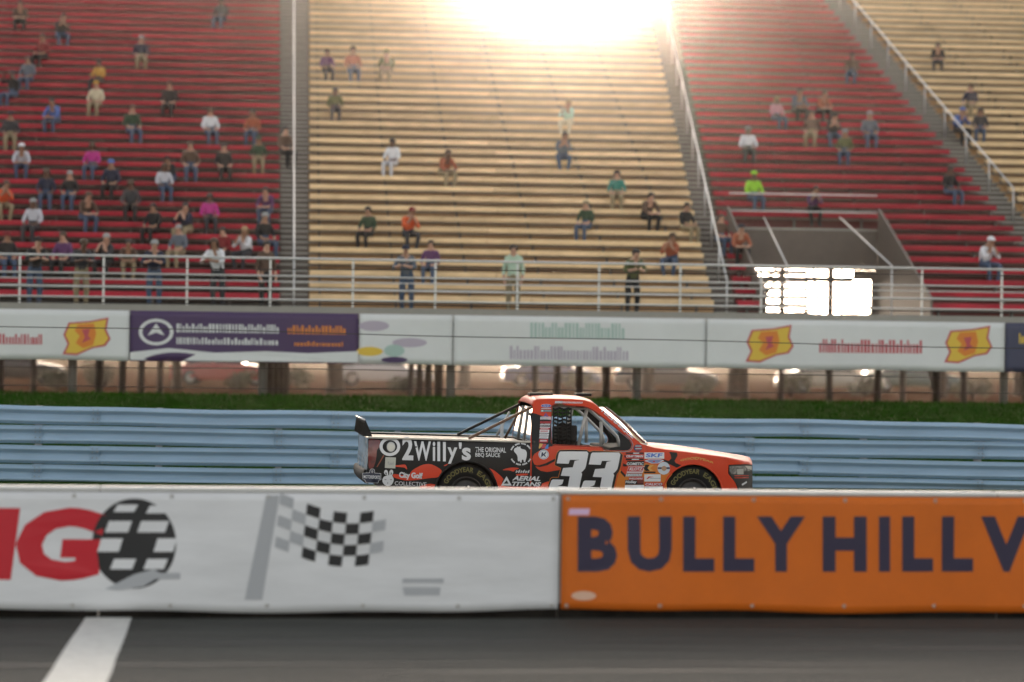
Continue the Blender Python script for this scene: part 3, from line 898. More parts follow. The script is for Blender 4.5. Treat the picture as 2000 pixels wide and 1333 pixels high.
PEOPLE = [
 # x, y, pose, top, trousers, head, what singles the person out
 (178, 322, 'sit', 'magenta', 'denim', 'long:brown', 'person in a bright magenta top seated in the left red section'),
 (410, 415, 'sit', 'magenta', 'charcoal', 'hair:dark', 'person in a magenta top lower down and nearer the aisle, left red section'),
 (42, 318, 'lean', 'pale grey', 'denim', 'cap:white', 'person in a pale grey top and white cap leaning forward at far left'),
 (8, 404, 'sit', 'orange', 'khaki', 'hair:brown', 'person in an orange shirt at the left edge of the picture'),
 (62, 436, 'sit', 'pale grey', 'charcoal', 'hair:grey', 'grey-haired person in a pale grey shirt near the left edge'),
 (190, 152, 'sit', 'gold', 'charcoal', 'hair:dark', 'person in a gold shirt high in the left red section'),
 (186, 192, 'sit', 'cream', 'khaki', 'cap:gold', 'person in a cream shirt and gold cap below the gold shirt'),
 (104, 232, 'lean', 'blue', 'denim', 'hair:dark', 'person in a blue shirt leaning forward in the left red section'),
 (412, 242, 'sit', 'white', 'denim', 'hair:brown', 'person in a white shirt halfway up the left red section'),
 (476, 488, 'sit', 'white', 'charcoal', 'long:blond', 'blond person in a white top near the front of the left section'),
 (432, 478, 'sit', 'dark red', 'black', 'hair:dark', 'person in a dark red shirt beside the blond spectator'),
 (330, 330, 'lean', 'black', 'denim', 'cap:black', 'person in black with a black cap leaning forward, left section'),
 (372, 318, 'sit', 'brown', 'denim', 'hair:brown', 'person in a brown top between two people in black, left section'),
 (438, 316, 'sit', 'black', 'black', 'hair:dark', 'person in black seated right of the brown top, left section'),
 (505, 300, 'sit', 'dark green', 'khaki', 'cap:dark green', 'person in a dark green shirt and cap beside the left aisle'),
 (120, 62, 'sit', 'black', 'denim', 'hair:dark', 'person in black high up at the top left'),
 (40, 45, 'lean', 'brown', 'black', 'hair:dark', 'person in brown at the top left corner'),
 (276, 106, 'sit', 'dark navy', 'khaki', 'hair:grey', 'person in a dark navy jacket high in the left section'),
 (52, 152, 'sit', 'slate', 'denim', 'hair:dark', 'person in a slate shirt at upper left near the edge'),
 (20, 178, 'raise', 'black', 'denim', 'cap:charcoal', 'person in black holding both hands up at upper left'),
 (255, 398, 'sit', 'charcoal', 'black', 'hair:brown', 'person in a charcoal top in the lower left section'),
 (170, 420, 'lean', 'brown', 'denim', 'cap:brown', 'person in a brown shirt and brown cap, lower left section'),
 (346, 482, 'sit', 'slate', 'khaki', 'hair:grey', 'grey-haired person in a slate shirt low in the left section'),
 (296, 442, 'sit', 'black', 'black', 'long:dark', 'long-haired person in black, lower left section'),
 (120, 490, 'sit', 'purple', 'black', 'hair:brown', 'person in a purple top low in the left section'),
 (492, 250, 'sit', 'rust', 'denim', 'hair:dark', 'person in a rust shirt beside the white shirt, left section'),
 (560, 285, 'sit', 'brown', 'black', 'hair:dark', 'person in brown seated on the left aisle steps'),
 (430, 30, 'sit', 'charcoal', 'denim', 'hair:dark', 'person in charcoal near the top of the left section'),
 (322, 355, 'sit', 'pale grey', 'denim', 'long:brown', 'long-haired person in a pale grey top below the black cap, left section'),
 (215, 350, 'sit', 'dark navy', 'black', 'cap:blue', 'person in a dark navy top and blue cap under the magenta top'),
 (640, 130, 'sit', 'purple', 'charcoal', 'hair:dark', 'person in a purple top in the tan section by the left aisle'),
 (690, 128, 'sit', 'rust', 'denim', 'hair:brown', 'person in a rust shirt beside the purple top, tan section'),
 (756, 122, 'lean', 'olive', 'khaki', 'cap:olive', 'person in olive with an olive cap high in the tan section'),
 (655, 195, 'sit', 'olive', 'charcoal', 'hair:dark', 'person in an olive shirt in the tan section below the purple top'),
 (764, 305, 'sit', 'white', 'pale grey', 'hair:dark', 'person in a white shirt in the middle of the tan section'),
 (872, 310, 'lean', 'rust', 'khaki', 'hair:brown', 'person in a rust shirt leaning forward right of the white shirt'),
 (716, 430, 'sit', 'dark green', 'black', 'hair:dark', 'person in a dark green shirt beside the orange shirt, tan section'),
 (800, 444, 'sit', 'orange', 'charcoal', 'cap:dark red', 'person in an orange shirt and dark red cap low in the tan section'),
 (1108, 216, 'sit', 'mint', 'cream', 'hair:blond', 'person in a pale mint shirt below the bright sky'),
 (1100, 290, 'sit', 'slate', 'denim', 'hair:brown', 'person in a slate shirt below the mint shirt'),
 (1205, 352, 'sit', 'teal', 'khaki', 'hair:dark', 'person in a teal shirt on the right of the tan section'),
 (1142, 412, 'sit', 'dark green', 'denim', 'cap:khaki', 'person in a dark green shirt and khaki cap below the teal shirt'),
 (1268, 398, 'lean', 'brown', 'black', 'hair:dark', 'person in brown leaning forward at the right of the tan section'),
 (1475, 346, 'sit', 'lime', 'denim', 'cap:lime', 'person in a bright lime shirt in the right red section'),
 (1462, 266, 'sit', 'white', 'charcoal', 'hair:grey', 'grey-haired person in a white shirt above the lime shirt'),
 (1520, 205, 'sit', 'pink', 'denim', 'long:blond', 'blond person in a pink top in the right red section'),
 (1585, 225, 'sit', 'brown', 'khaki', 'hair:dark', 'person in a brown top right of the pink top'),
 (1628, 232, 'sit', 'black', 'denim', 'cap:black', 'person in a black top and black cap in the right red section'),
 (1608, 190, 'lean', 'rust', 'black', 'hair:brown', 'person in a rust shirt above the black cap, right red section'),
 (1664, 108, 'sit', 'brown', 'denim', 'hair:dark', 'person in brown high beside the right aisle'),
 (1412, 425, 'sit', 'brown', 'denim', 'hair:brown', 'brown-haired person in brown beside the entrance railing'),
 (1446, 448, 'lean', 'rust', 'black', 'cap:charcoal', 'person in a rust shirt and charcoal cap beside the entrance railing'),
 (1930, 470, 'sit', 'white', 'denim', 'cap:white', 'person in a white shirt and white cap at lower right'),
 (1832, 78, 'lean', 'black', 'charcoal', 'hair:dark', 'person in black alone high in the right tan section'),
 (1894, 162, 'sit', 'dark navy', 'khaki', 'hair:brown', 'person in a dark navy shirt in the right tan section'),
 (1876, 215, 'sit', 'blue', 'black', 'cap:blue', 'person in a blue shirt and blue cap in the right tan section'),
 (1915, 222, 'sit', 'charcoal', 'denim', 'long:dark', 'long-haired person in charcoal beside the blue shirt'),
 (15, 500, 'sit', 'black', 'denim', 'cap:dark red', 'person in black with a dark red cap low at the left edge'),
 (205, 498, 'sit', 'charcoal', 'black', 'hair:grey', 'grey-haired person in charcoal low in the left section'),
 (250, 490, 'lean', 'brown', 'khaki', 'hair:dark', 'dark-haired person in brown leaning forward low in the left section'),
 (90, 372, 'sit', 'dark navy', 'denim', 'long:brown', 'long-haired person in dark navy at the left, above the pale grey shirts'),
 (135, 375, 'sit', 'black', 'denim', 'hair:grey', 'grey-haired person in black beside the long-haired one in navy'),
 (20, 262, 'sit', 'charcoal', 'khaki', 'cap:charcoal', 'person in charcoal with a charcoal cap at the left edge, halfway up'),
 (260, 250, 'sit', 'dark green', 'denim', 'hair:brown', 'person in dark green left of the white shirt, left section'),
 (330, 200, 'sit', 'black', 'black', 'hair:brown', 'brown-haired person in black in the upper left section'),
 (360, 425, 'sit', 'dark navy', 'khaki', 'hair:dark', 'person in dark navy beside the lower magenta top'),
 (520, 400, 'lean', 'purple', 'denim', 'hair:dark', 'person in purple leaning forward beside the left aisle'),
 (520, 460, 'sit', 'black', 'denim', 'hair:grey', 'grey-haired person in black beside the left aisle near the front'),
 (80, 105, 'sit', 'dark red', 'black', 'hair:dark', 'person in dark red high at the left'),
 (840, 505, 'sit', 'purple', 'denim', 'hair:brown', 'person in purple low in the tan section right of the orange shirt'),
 (1310, 470, 'sit', 'rust', 'denim', 'cap:brown', 'person in rust with a brown cap low at the right of the tan section'),
 (1345, 405, 'sit', 'black', 'khaki', 'hair:dark', 'person in black at the right end of the tan section'),
 (1560, 178, 'lean', 'slate', 'black', 'hair:dark', 'person in slate leaning forward above the pink top'),
 (1650, 265, 'sit', 'olive', 'denim', 'hair:grey', 'grey-haired person in olive in the right red section'),
 (1590, 372, 'sit', 'purple', 'black', 'hair:dark', 'person in purple above the entrance railing, right red section'),
 (1860, 330, 'sit', 'black', 'denim', 'hair:dark', 'person in black beside the right aisle'),
 (1700, 235, 'sit', 'slate', 'denim', 'hair:grey', 'grey-haired person in a slate shirt in the right red section'),
]
FRONT = [
 # people standing on the front walkway: x, top, trousers, head, label
 (70, 'black', 'denim', 'cap:black', 'person standing at the front rail in a black shirt and cap, far left'),
 (160, 'charcoal', 'khaki', 'hair:brown', 'person standing at the front rail in a charcoal shirt, left'),
 (300, 'dark navy', 'denim', 'hair:grey', 'grey-haired person standing at the front rail in dark navy, left'),
 (420, 'white', 'charcoal', 'long:brown', 'long-haired person in white standing at the front rail, left'),
 (520, 'brown', 'black', 'hair:dark', 'person in brown standing at the front rail by the left aisle'),
 (792, 'slate', 'denim', 'cap:dark navy', 'person in slate and a navy cap standing at the front rail, tan section'),
 (1002, 'mint', 'khaki', 'hair:dark', 'person in a mint shirt standing at the front rail, middle'),
 (1238, 'olive', 'black', 'hair:dark', 'person in olive standing at the front rail right of the mint shirt'),
]
def put_person(M, pose, top, legs, head, label, group):
    o = bpy.data.objects.new('person', BODY[pose]); COL.objects.link(o)
    o.matrix_world = M
    g = random.Random(label)
    ms = (g.choice(SKINS[:2] + SKINS[:2] + SKINS[2:]), cloth(top), cloth(legs), M_shoe)
    for i, m_ in enumerate(ms):
        o.material_slots[i].link = 'OBJECT'; o.material_slots[i].material = m_
    kind, colr = head.split(':')
    k2 = {'hair': 'hair', 'cap': 'cap', 'long': 'long'}[kind]
    if (pose, k2) not in COVER:
        me = head_cover(pose, k2); me.materials.append(None); COVER[(pose, k2)] = me
    h = bpy.data.objects.new('cap' if kind == 'cap' else 'hair', COVER[(pose, k2)]); COL.objects.link(h)
    h.parent = o
    h.material_slots[0].link = 'OBJECT'
    h.material_slots[0].material = cloth(colr) if kind == 'cap' else mat('hair_' + colr, HAIR[colr], 0.6)
    tag(o, label, 'person', group)
for x, y, pose, top, legs, head, label in PEOPLE:
    n = nearest_row(y, 0.85)
    v = V0 + TREAD * n + 0.40
    u = STAND.hit(x, row_y(n, 0.85), v)[0]
    g = random.Random(label + 'a')
    sc_ = g.uniform(0.93, 1.08)
    if pose == 'sit' and g.random() < 0.28: pose = 'chin'
    w = W0 + RISE * n + (0.43 if 'steps' not in label else 0.43)
    M = STAND.matrix(u, v + 0.0, w) @ Matrix.Rotation(R(g.uniform(-30, 30)), 4, 'Z') @ Matrix.Scale(sc_, 4)
    put_person(M, pose, top, legs, head, label, 'spectators seated in the grandstand')
for x, top, legs, head, label in FRONT:
    g = random.Random(label)
    v = g.uniform(0.55, 1.1)
    pose = 'rail' if g.random() < 0.6 else 'stand'
    if pose == 'rail': v = 0.52
    M = STAND.matrix(STAND.hit(x, 570, v)[0], v, 2.88) @ Matrix.Rotation(R(g.uniform(-25, 25)), 4, 'Z') @ Matrix.Scale(g.uniform(1.0, 1.07), 4)
    put_person(M, pose, top, legs, head, label, 'spectators standing at the front rail')
# ------------------------------------------------------------------ race truck
T_YAW = R(7.0)
HWID = 0.97
d_near = 31.9
near = Vector(((1130 - CX) / F_PX * d_near, d_near, 0))
T_O = near + Vector((-math.sin(T_YAW), math.cos(T_YAW), 0)) * HWID
T_M = Matrix.Translation(T_O) @ Matrix.Rotation(T_YAW, 4, 'Z')
T_I = T_M.inverted()
T_ORG = T_I @ ORG
truck = empty('race_truck', T_M)
tag(truck, 'orange and black racing pickup truck with white number 33 on its door', 'pickup truck')
def t_ray(px, py): return T_I.to_3x3() @ ray(px, py)
def on_y(px, py, y):
    d = t_ray(px, py); s = (y - T_ORG.y) / d.y
    p = T_ORG + d * s
    return p.x, p.z
XA = on_y(1392, 930, -HWID)[0]
XF = on_y(1472, 930, -0.62)[0]
def inset(x, z):
    o = 0.0
    if z < 0.42: o += 0.07 * ((0.42 - z) / 0.3) ** 2
    if 0.42 < z < 0.95: o += 0.012 * ((z - 0.685) / 0.265) ** 2 - 0.0
    if z > 0.95: o += 0.012 + 0.40 * (z - 0.95) + 0.10 * max(0, z - 1.33) * 2
    if x > XA: o += 0.36 * min(1.2, (x - XA) / (XF - XA)) ** 2.4
    return o
def side(px, py):
    y = -HWID
    for _ in range(7):
        x, z = on_y(px, py, y)
        y = -(HWID - inset(x, z))
    return x, z
def spt(x, z, lev=0.0, far=False):
    y = -(HWID - inset(x, z)) - lev
    return Vector((x, -y if far else y, z))
PX = lambda lp: [side(*p) for p in lp]
def smooth_loop(lp, n=4):
    """round an outline with a Catmull-Rom spline"""
    out = []
    k = len(lp)
    for i in range(k):
        p0, p1, p2, p3 = lp[i - 1], lp[i], lp[(i + 1) % k], lp[(i + 2) % k]
        for j in range(n):
            t = j / n
            out.append(tuple(0.5 * (2 * b + (c - a) * t + (2 * a - 5 * b + 4 * c - d) * t * t + (3 * b - a - 3 * c + d) * t ** 3) for a, b, c, d in zip(p0, p1, p2, p3)))
    return out

def paint(name, col, rough=0.4):
    m = mat(name, col, rough, coat=0.06, var=0.05, scale=3, spec=0.3)
    return m
M_tor = paint('orange_paint', (0.60, 0.048, 0.010))
M_tbk = paint('black_paint', (0.007, 0.006, 0.0055))
M_tam = mat('amber_wrap', (0.62, 0.17, 0.01), 0.3, coat=0.6)
M_twh = mat('white_wrap', (0.66, 0.66, 0.67), 0.35, coat=0.4)
M_tgr = mat('grey_wrap', (0.30, 0.30, 0.31), 0.4, coat=0.3)
M_tblue = mat('blue_wrap', (0.05, 0.08, 0.34), 0.4, coat=0.3)
M_tred = mat('red_wrap', (0.48, 0.02, 0.025), 0.4, coat=0.3)
M_tfl = mat('flame_wrap', (0.66, 0.045, 0.008), 0.3, coat=0.7)
M_tgold = mat('gold_wrap', (0.62, 0.33, 0.06), 0.4, coat=0.3)
M_tteal = mat('teal_wrap', (0.03, 0.20, 0.18), 0.4, coat=0.3)
M_rub = mat('rubber', (0.010, 0.0095, 0.009), 0.8, spec=0.25, var=0.2, scale=12)
M_dark = mat('dark_trim', (0.008, 0.0075, 0.007), 0.5, spec=0.25)
M_int = mat('interior', (0.015, 0.014, 0.013), 0.8)
M_cage = mat('roll_cage', (0.52, 0.50, 0.48), 0.35, metal=0.2)
M_rim = mat('wheel_rim', (0.035, 0.033, 0.032), 0.4, metal=0.5)
M_yl = mat('tyre_lettering', (0.12, 0.105, 0.02), 0.6)
M_glass = mat('clear_glazing', (0.9, 0.92, 0.9), 0.05, trans=1.0, spec=0.5)
def thin_glass(ior=1.5):
    m = bpy.data.materials.new('thin_polycarbonate'); m.use_nodes = True
    n = m.node_tree; n.nodes.remove(n.nodes['Principled BSDF'])
    out = n.nodes['Material Output']
    tr = n.nodes.new('ShaderNodeBsdfTransparent'); tr.inputs['Color'].default_value = (0.86, 0.88, 0.87, 1)
    gl = n.nodes.new('ShaderNodeBsdfGlossy'); gl.inputs['Roughness'].default_value = 0.04
    fr = n.nodes.new('ShaderNodeFresnel'); fr.inputs['IOR'].default_value = ior
    mx = n.nodes.new('ShaderNodeMixShader')
    n.links.new(fr.outputs[0], mx.inputs[0]); n.links.new(tr.outputs[0], mx.inputs[1]); n.links.new(gl.outputs[0], mx.inputs[2]); n.links.new(mx.outputs[0], out.inputs['Surface'])
    return m
M_poly = thin_glass()

def dense(lp, d=0.045):
    out = []
    for i, a in enumerate(lp):
        b = lp[(i + 1) % len(lp)]
        k = max(1, int(math.hypot(b[0] - a[0], b[1] - a[1]) / d))
        out += [(a[0] + (b[0] - a[0]) * j / k, a[1] + (b[1] - a[1]) * j / k) for j in range(k)]
    return out
def skin_panel(name, loops, m, thick=0.02, step=0.06, far=True):
    """a body panel on the truck's near side, given in (x, z), and its mirror on the far side"""
    vs, fs = fill([dense(l) for l in loops], step)
    for fr_ in ((False, True) if far else (False,)):
        mb = MB()
        a = [spt(x, z, 0, fr_) for x, z in vs]
        b = [spt(x, z, -thick, fr_) for x, z in vs]
        k = len(vs)
        cnt = {}
        for f_ in fs:
            for i in range(3):
                e = (f_[i], f_[(i + 1) % 3]); cnt[tuple(sorted(e))] = cnt.get(tuple(sorted(e)), []) + [e]
        mb.add(a + b, list(fs) + [tuple(i + k for i in f_[::-1]) for f_ in fs], True)
        rim = [e[0] for e in cnt.values() if len(e) == 1]
        mb.add([*a, *b], [(j, i, i + k, j + k) for i, j in rim], False)
        o = mb.build(name, [m, M_int], truck)
        recalc(o.data)
        for i_, p_ in enumerate(o.data.polygons):
            if i_ >= len(fs): p_.material_index = 1 if i_ < 2 * len(fs) else 0
    return o
def decal(loops, m, lev=1, step=0.05, name='decal', local=False, parent=None):
    lp = loops if local else [PX(l) for l in loops]
    vs, fs = fill([dense(l) for l in lp], step)
    mb = MB()
    mb.add([spt(x, z, 0.003 + 0.0016 * lev) for x, z in vs], fs, True)
    o = mb.build(name, m, parent or truck)
    return o
def dtext(s, tl, tr, bl, m, lev=2, bold=0.0, shear=0.0, name='lettering', space=1.0):
    vs, fs = glyphs(s, bold, shear, space)
    tl, tr, bl = Vector(tl), Vector(tr), Vector(bl)
    mb = MB()
    mb.add([spt(*side(*(bl + (tr - tl) * x + (tl - bl) * y)), 0.003 + 0.0016 * lev) for x, y in vs], fs, True)
    return mb.build(name, m, truck)
def hoff(pts, d):
    """outline moved outwards by d pixels"""
    k = len(pts); out = []
    ar = sum(pts[i][0] * pts[(i + 1) % k][1] - pts[(i + 1) % k][0] * pts[i][1] for i in range(k))
    sg = 1 if ar > 0 else -1
    for i in range(k):
        a, b, c = Vector(pts[i - 1]), Vector(pts[i]), Vector(pts[(i + 1) % k])
        n1 = Vector(((b - a).y, -(b - a).x)).normalized() * sg; n2 = Vector(((c - b).y, -(c - b).x)).normalized() * sg
        m_ = (n1 + n2); m_ = m_ / max(0.35, m_.length_squared / 2) / 1.0
        out.append(tuple(b + m_ * d * 0.5 * 1.0))
    return out

# wheels' centres
WR = 0.356
WX_R, WX_F = on_y(911, 962, -HWID)[0], on_y(1353, 962, -HWID)[0]
def arch(xc, r, z0, n=22):
    """points of the wheel opening from rear to front, as (x, z)"""
    a0 = math.asin(max(-1, min(1, (z0 - WR) / r)))
    return [(xc - r * math.cos(a0 + (math.pi - 2 * a0) * k / n), WR + r * math.sin(a0 + (math.pi - 2 * a0) * k / n)) for k in range(n + 1)]
Z_SILL = 0.14
ARR, ARF = arch(WX_R, 0.395, Z_SILL), arch(WX_F, 0.385, Z_SILL)
# rear quarter panel (black)
loop = PX([(718.5, 925), (718.5, 858), (722, 854), (800, 856.2), (880, 858.6), (960, 861.2), (1035.5, 863.5)])
xq = side(1035.5, 900)[0]
loop += [(xq, Z_SILL)] + ARR[::-1]
loop += [(side(800, 960)[0], Z_SILL + 0.10), *PX([(742, 953), (730, 946)])]
skin_panel('quarter_panel', [loop], M_tbk)
# cab side with the window opening, door and cowl (orange)
WIN = [(1079, 793), (1110, 793.5), (1138, 795), (1150, 798.5), (1160, 804), (1170, 811), (1188, 825), (1205, 839.5), (1220, 851), (1229, 859), (1234, 868), (1233, 875), (1227, 880), (1205, 880.5), (1184, 879.5), (1177, 875.5), (1171, 872.5), (1120, 870), (1083, 868.2), (1078, 864)]
CABTOP = [(1038.5, 812), (1041, 794), (1043, 786.5), (1048, 782.2), (1080, 781.2), (1112, 781.8), (1142, 783.8), (1160, 789), (1170, 797), (1188, 810.5), (1205, 824), (1221, 838.5), (1236, 853), (1252, 867.3)]
xc_ = side(1262, 900)[0]
loop = [(xq + 0.004, Z_SILL)] + [(xq + 0.004, side(1036, 864)[1])] + PX(CABTOP) + [(xc_, side(1262, 870)[1]), (xc_, Z_SILL)]
skin_panel('cab_side', [loop, PX(smooth_loop(WIN, 2))], M_tor, 0.025)
# front fender (orange)
CREASE = [(1262, 871), (1280, 876.5), (1301, 881), (1322, 884.5), (1345, 887.5), (1366, 890.5), (1388, 893), (1406, 895), (1423, 897), (1440, 901), (1455, 905), (1463, 906.3)]
loop = [(xc_ + 0.004, Z_SILL), (xc_ + 0.004, side(1262, 871)[1])] + PX(CREASE[1:]) + PX([(1440, 907.6), (1423, 908.5), (1422, 925), (1429, 934), (1436, 943), (1441, 956), (1446, 972), (1449, 985)]) + [(side(1449, 985)[0], Z_SILL)] + ARF[::-1]
skin_panel('fender', [loop], M_tor)
# front fascia, dark, wrapping round the nose
fl = PX([(1424, 909), (1463, 907), (1470, 909)])
xe = side(1470, 930)[0]
FAS = [(1424, 909.4), (1440, 908.5), (1458, 907.6), (1469.5, 908.5)]
loop = PX(FAS) + [(xe, Z_SILL - .02), (side(1452, 986)[0], Z_SILL - .02)] + PX([(1450, 983), (1447.5, 972), (1442.5, 956), (1437.5, 943), (1430.5, 934), (1423.5, 925)])
M_fas = mat('fascia_black', (0.03, 0.028, 0.026), 0.35, coat=0.3)
skin_panel('front_fascia', [loop], M_fas)
# nose face between the two corners
zt = side(1469.5, 908.5)[1]
mb = MB(); rows = []
for i in range(9):
    z = Z_SILL - 0.02 + (zt - Z_SILL + 0.02) * i / 8
    p = spt(xe, z)
    rows.append([(p.x + 0.05 * (1 - (2 * k / 12 - 1) ** 2) - 0.02 * (i / 8 - .5) ** 2, p.y * (1 - 2 * k / 12), z) for k in range(13)])
mb.grid(rows); mb.build('grille', M_fas, truck)
# hood
HOODC = [(1258, 866), (1280, 866.6), (1306, 868.2), (1330, 871), (1359.5, 875.5), (1390, 880), (1416, 884.5), (1440, 889), (1452, 892.2), (1460, 897), (1467, 902.5)]
cen = [on_y(px, py, 0.0) for px, py in HOODC]
edge = [spt(*side(*p)) for p in [(1254, 868.3)] + CREASE] + [spt(*side(1469.5, 907.8))]
def interp(tab, x):
    if x <= tab[0][0]: return tab[0][1]
    for (x0, z0), (x1, z1) in zip(tab, tab[1:]):
        if x <= x1: return z0 + (z1 - z0) * (x - x0) / (x1 - x0)
    return tab[-1][1]
x_off = edge[0].x - cen[0][0]
mb = MB(); rows = []
for e in edge:
    zc = max(e.z + 0.012, interp(cen, e.x))
    fr_ = min(1.0, (edge[-1].x - e.x) / 0.25)
    row = []
    for k in range(17):
        s = -1 + 2 * k / 16
        lift = (1 - abs(s) ** 3.2)
        ridge = 0.012 * math.exp(-((abs(s) - 0.55) / 0.09) ** 2) * fr_
        row.append((e.x + 0.05 * (1 - s * s) * (1 - fr_), e.y * -s if s else 0.0, e.z + (zc - e.z) * lift + ridge * (0.6)))
    rows.append(row)
mb.grid(rows)
hood = mb.build('hood', M_tor, truck)
md = hood.modifiers.new('thickness', 'SOLIDIFY'); md.thickness = 0.015; md.offset = 1
# white stripe across the hood and its pins
mb = MB()
for i in range(4, 7):
    pass
# roof
rows = []; mb = MB()
rp = [spt(*side(*p)) for p in CABTOP[3:9]]
for p in rp:
    row = []
    for k in range(17):
        s = -1 + 2 * k / 16
        row.append((p.x - 0.05 * (1 - s * s) * 0, p.y * -s if s else 0.0, p.z + 0.055 * (1 - abs(s) ** 2.6)))
    rows.append(row)
mb.grid(rows)
roof = mb.build('roof', M_tor, truck)
md = roof.modifiers.new('thickness', 'SOLIDIFY'); md.thickness = 0.02; md.offset = 1
# rear drop of the roof over the back window
rows = []; mb = MB()
for p in [spt(*side(*q)) for q in (CABTOP[3], CABTOP[2], CABTOP[1])]:
    rows.append([(p.x - 0.06 * (1 - (-1 + 2 * k / 16) ** 2) * (rp[0].z - p.z) / 0.08, p.y * -(-1 + 2 * k / 16), p.z + 0.055 * (1 - abs(-1 + 2 * k / 16) ** 2.6)) for k in range(17)])
mb.grid(rows)
rb = mb.build('roof_rear', M_tor, truck)
md = rb.modifiers.new('thickness', 'SOLIDIFY'); md.thickness = 0.02; md.offset = -1
# roof flaps, antenna fin and camera pod
for px, y_, w_ in ((1055, -0.1, 0.15), (1138, 0.1, 0.10)):
    x, z = on_y(px, 779, y_)
    mb = MB().box(x - w_, x + w_, y_ - 0.12, y_ + 0.12, rp[2].z + 0.04, rp[2].z + 0.078)
    bevel(mb.build('roof_pod', M_dark, truck), 0.012, 3)
# windshield
rows = []; mb = MB()
for p in [spt(*side(*q)) for q in CABTOP[8:]]:
    rows.append([(p.x + 0.20 * (1 - s * s), p.y * -s * 0.985, p.z + 0.006) for s in [-1 + 2 * k / 16 for k in range(17)]])
mb.grid(rows); mb.build('windshield', M_poly, truck)
mb = MB(); rows = []
for s in [-1 + 2 * k / 16 for k in range(17)]:
    p = spt(*side(1252, 867.3)); q = spt(*side(1262, 871))
    rows.append([(p.x + 0.20 * (1 - s * s), p.y * -s, p.z), (max(q.x, p.x + 0.20 * (1 - s * s)) + 0.03, q.y * -s, interp(cen, q.x + 0.1) * (1 - abs(s) ** 3) + q.z * abs(s) ** 3 - 0.004)])
mb.grid(rows); mb.build('cowl', M_dark, truck)
# back window and lower cab wall
pb, pt = spt(*side(1036, 864)), spt(*side(1042, 796))
mb = MB(); mb.add([(pb.x, pb.y + .03, pb.z), (pb.x, -pb.y - .03, pb.z), (pt.x, -pt.y - .03, pt.z), (pt.x, pt.y + .03, pt.z)], [(0, 1, 2, 3)])
mb.build('back_window', thin_glass(1.08), truck)
for s in (-0.33, 0.33):
    mb = MB().tube([(pb.x - .01, pb.y * s, pb.z), (pt.x - .01, pt.y * s, pt.z)], 0.012, 6)
    mb.build('window_brace', M_cage, truck)
# bed cover with its raised rails
xr = side(719, 900)[0]
zb0, zb1 = side(722, 855)[1], side(1035, 864)[1]
mb = MB()
mb.add([(xr, -HWID + .035, zb0 - .012), (xr, HWID - .035, zb0 - .012), (pb.x, HWID - .035, zb1 - .012), (pb.x, -HWID + .035, zb1 - .012)], [(0, 1, 2, 3)])
mb.build('bed_cover', M_tbk, truck)
for sg in (-1, 1):
    mb = MB(); y0 = sg * (HWID - 0.022)
    mb.add([(xr, y0 - .02, zb0 - .01), (xr, y0 + .02, zb0 - .01), (xr, y0 + .02, zb0 + .014), (xr, y0 - .02, zb0 + .014), (pb.x, y0 - .02, zb1 - .01), (pb.x, y0 + .02, zb1 - .01), (pb.x, y0 + .02, zb1 + .014), (pb.x, y0 - .02, zb1 + .014)],
           [(0, 1, 2, 3), (7, 6, 5, 4), (0, 4, 5, 1), (1, 5, 6, 2), (2, 6, 7, 3), (3, 7, 4, 0)])
    bevel(mb.build('bed_rail', mat('bed_rail_sheen', (0.5, 0.47, 0.42), 0.35, metal=0.6), truck), 0.005, 2)  # pale cream tone paints in the sky's reflection along the bed edge
# slanted struts from roof to bed
for sg in (-1, 1):
    y_ = 0.70
    xb, zb = on_y(915, 857, -y_); xt, zt2 = on_y(1041, 795, -y_)
    mb = MB()
    dv = Vector((xt - xb, 0, zt2 - zb)).normalized(); nn = Vector((-dv.z, 0, dv.x))
    a, b = Vector((xb, sg * y_, zb0 - .01)), Vector((xt, sg * (y_ - .04), zt2))
    c8 = []
    for p in (a, b):
        for (s1, s2) in ((-1, -1), (-1, 1), (1, 1), (1, -1)): c8.append(p + nn * 0.017 * s1 + Vector((0, 0.028 * s2, 0)))
    mb.add(c8, [(0, 1, 2, 3), (7, 6, 5, 4)] + [(i, 4 + i, 4 + (i + 1) % 4, (i + 1) % 4) for i in range(4)])
    bevel(mb.build('roof_strut', mat('bronze_strut', (0.10, 0.045, 0.022), 0.3, metal=0.3, coat=0.4) if sg < 0 else M_dark, truck), 0.006, 2)
    x2, z2 = on_y(986, 862, -0.45); x3, z3 = on_y(1012, 808, -0.45)
    mb = MB().tube([(x2, sg * .45, zb0 - .01), (x3, sg * .45, z3)], 0.016, 8)
    mb.build('cage_bar', M_cage if sg > 0 else mat('bronze_strut', (0.1, .045, .022)), truck)
x2, z2 = on_y(980, 860, 0.1)
MB().box(x2 - .02, x2 + .02, .08, .12, zb0 - .02, zb0 + .17).build('fuel_vent', M_twh, truck)
# tailgate and bumper
M_tail = mat('tailgate_wrap', (0.24, 0.25, 0.26), 0.25, coat=0.5, var=0.35, scale=3)
mb = MB(); rows = []
for i in range(7):
    z = side(719, 935)[1] + (zb0 - side(719, 935)[1]) * i / 6
    rows.append([(xr - 0.035 * (1 - abs(s) ** 4) - 0.01 * math.sin(i), s * (HWID - 0.01), z) for s in [-1 + 2 * k / 14 for k in range(15)]])
mb.grid(rows); mb.build('tailgate', M_tail, truck)
zq0, zq1 = side(712, 947)[1], side(712, 918)[1]
mb = MB(); rows = []
for (dx, dz) in ((0.03, 0), (-0.03, 0.015), (-0.075, 0.07), (-0.085, 0.12), (-0.08, zq1 - zq0 - .02), (-0.065, zq1 - zq0), (0.03, zq1 - zq0 + .005)):
    rows.append([(xr + dx * (1 - .35 * s ** 6), s * (HWID - 0.015 - .03 * s ** 6), zq0 + dz) for s in [-1 + 2 * k / 14 for k in range(15)]])
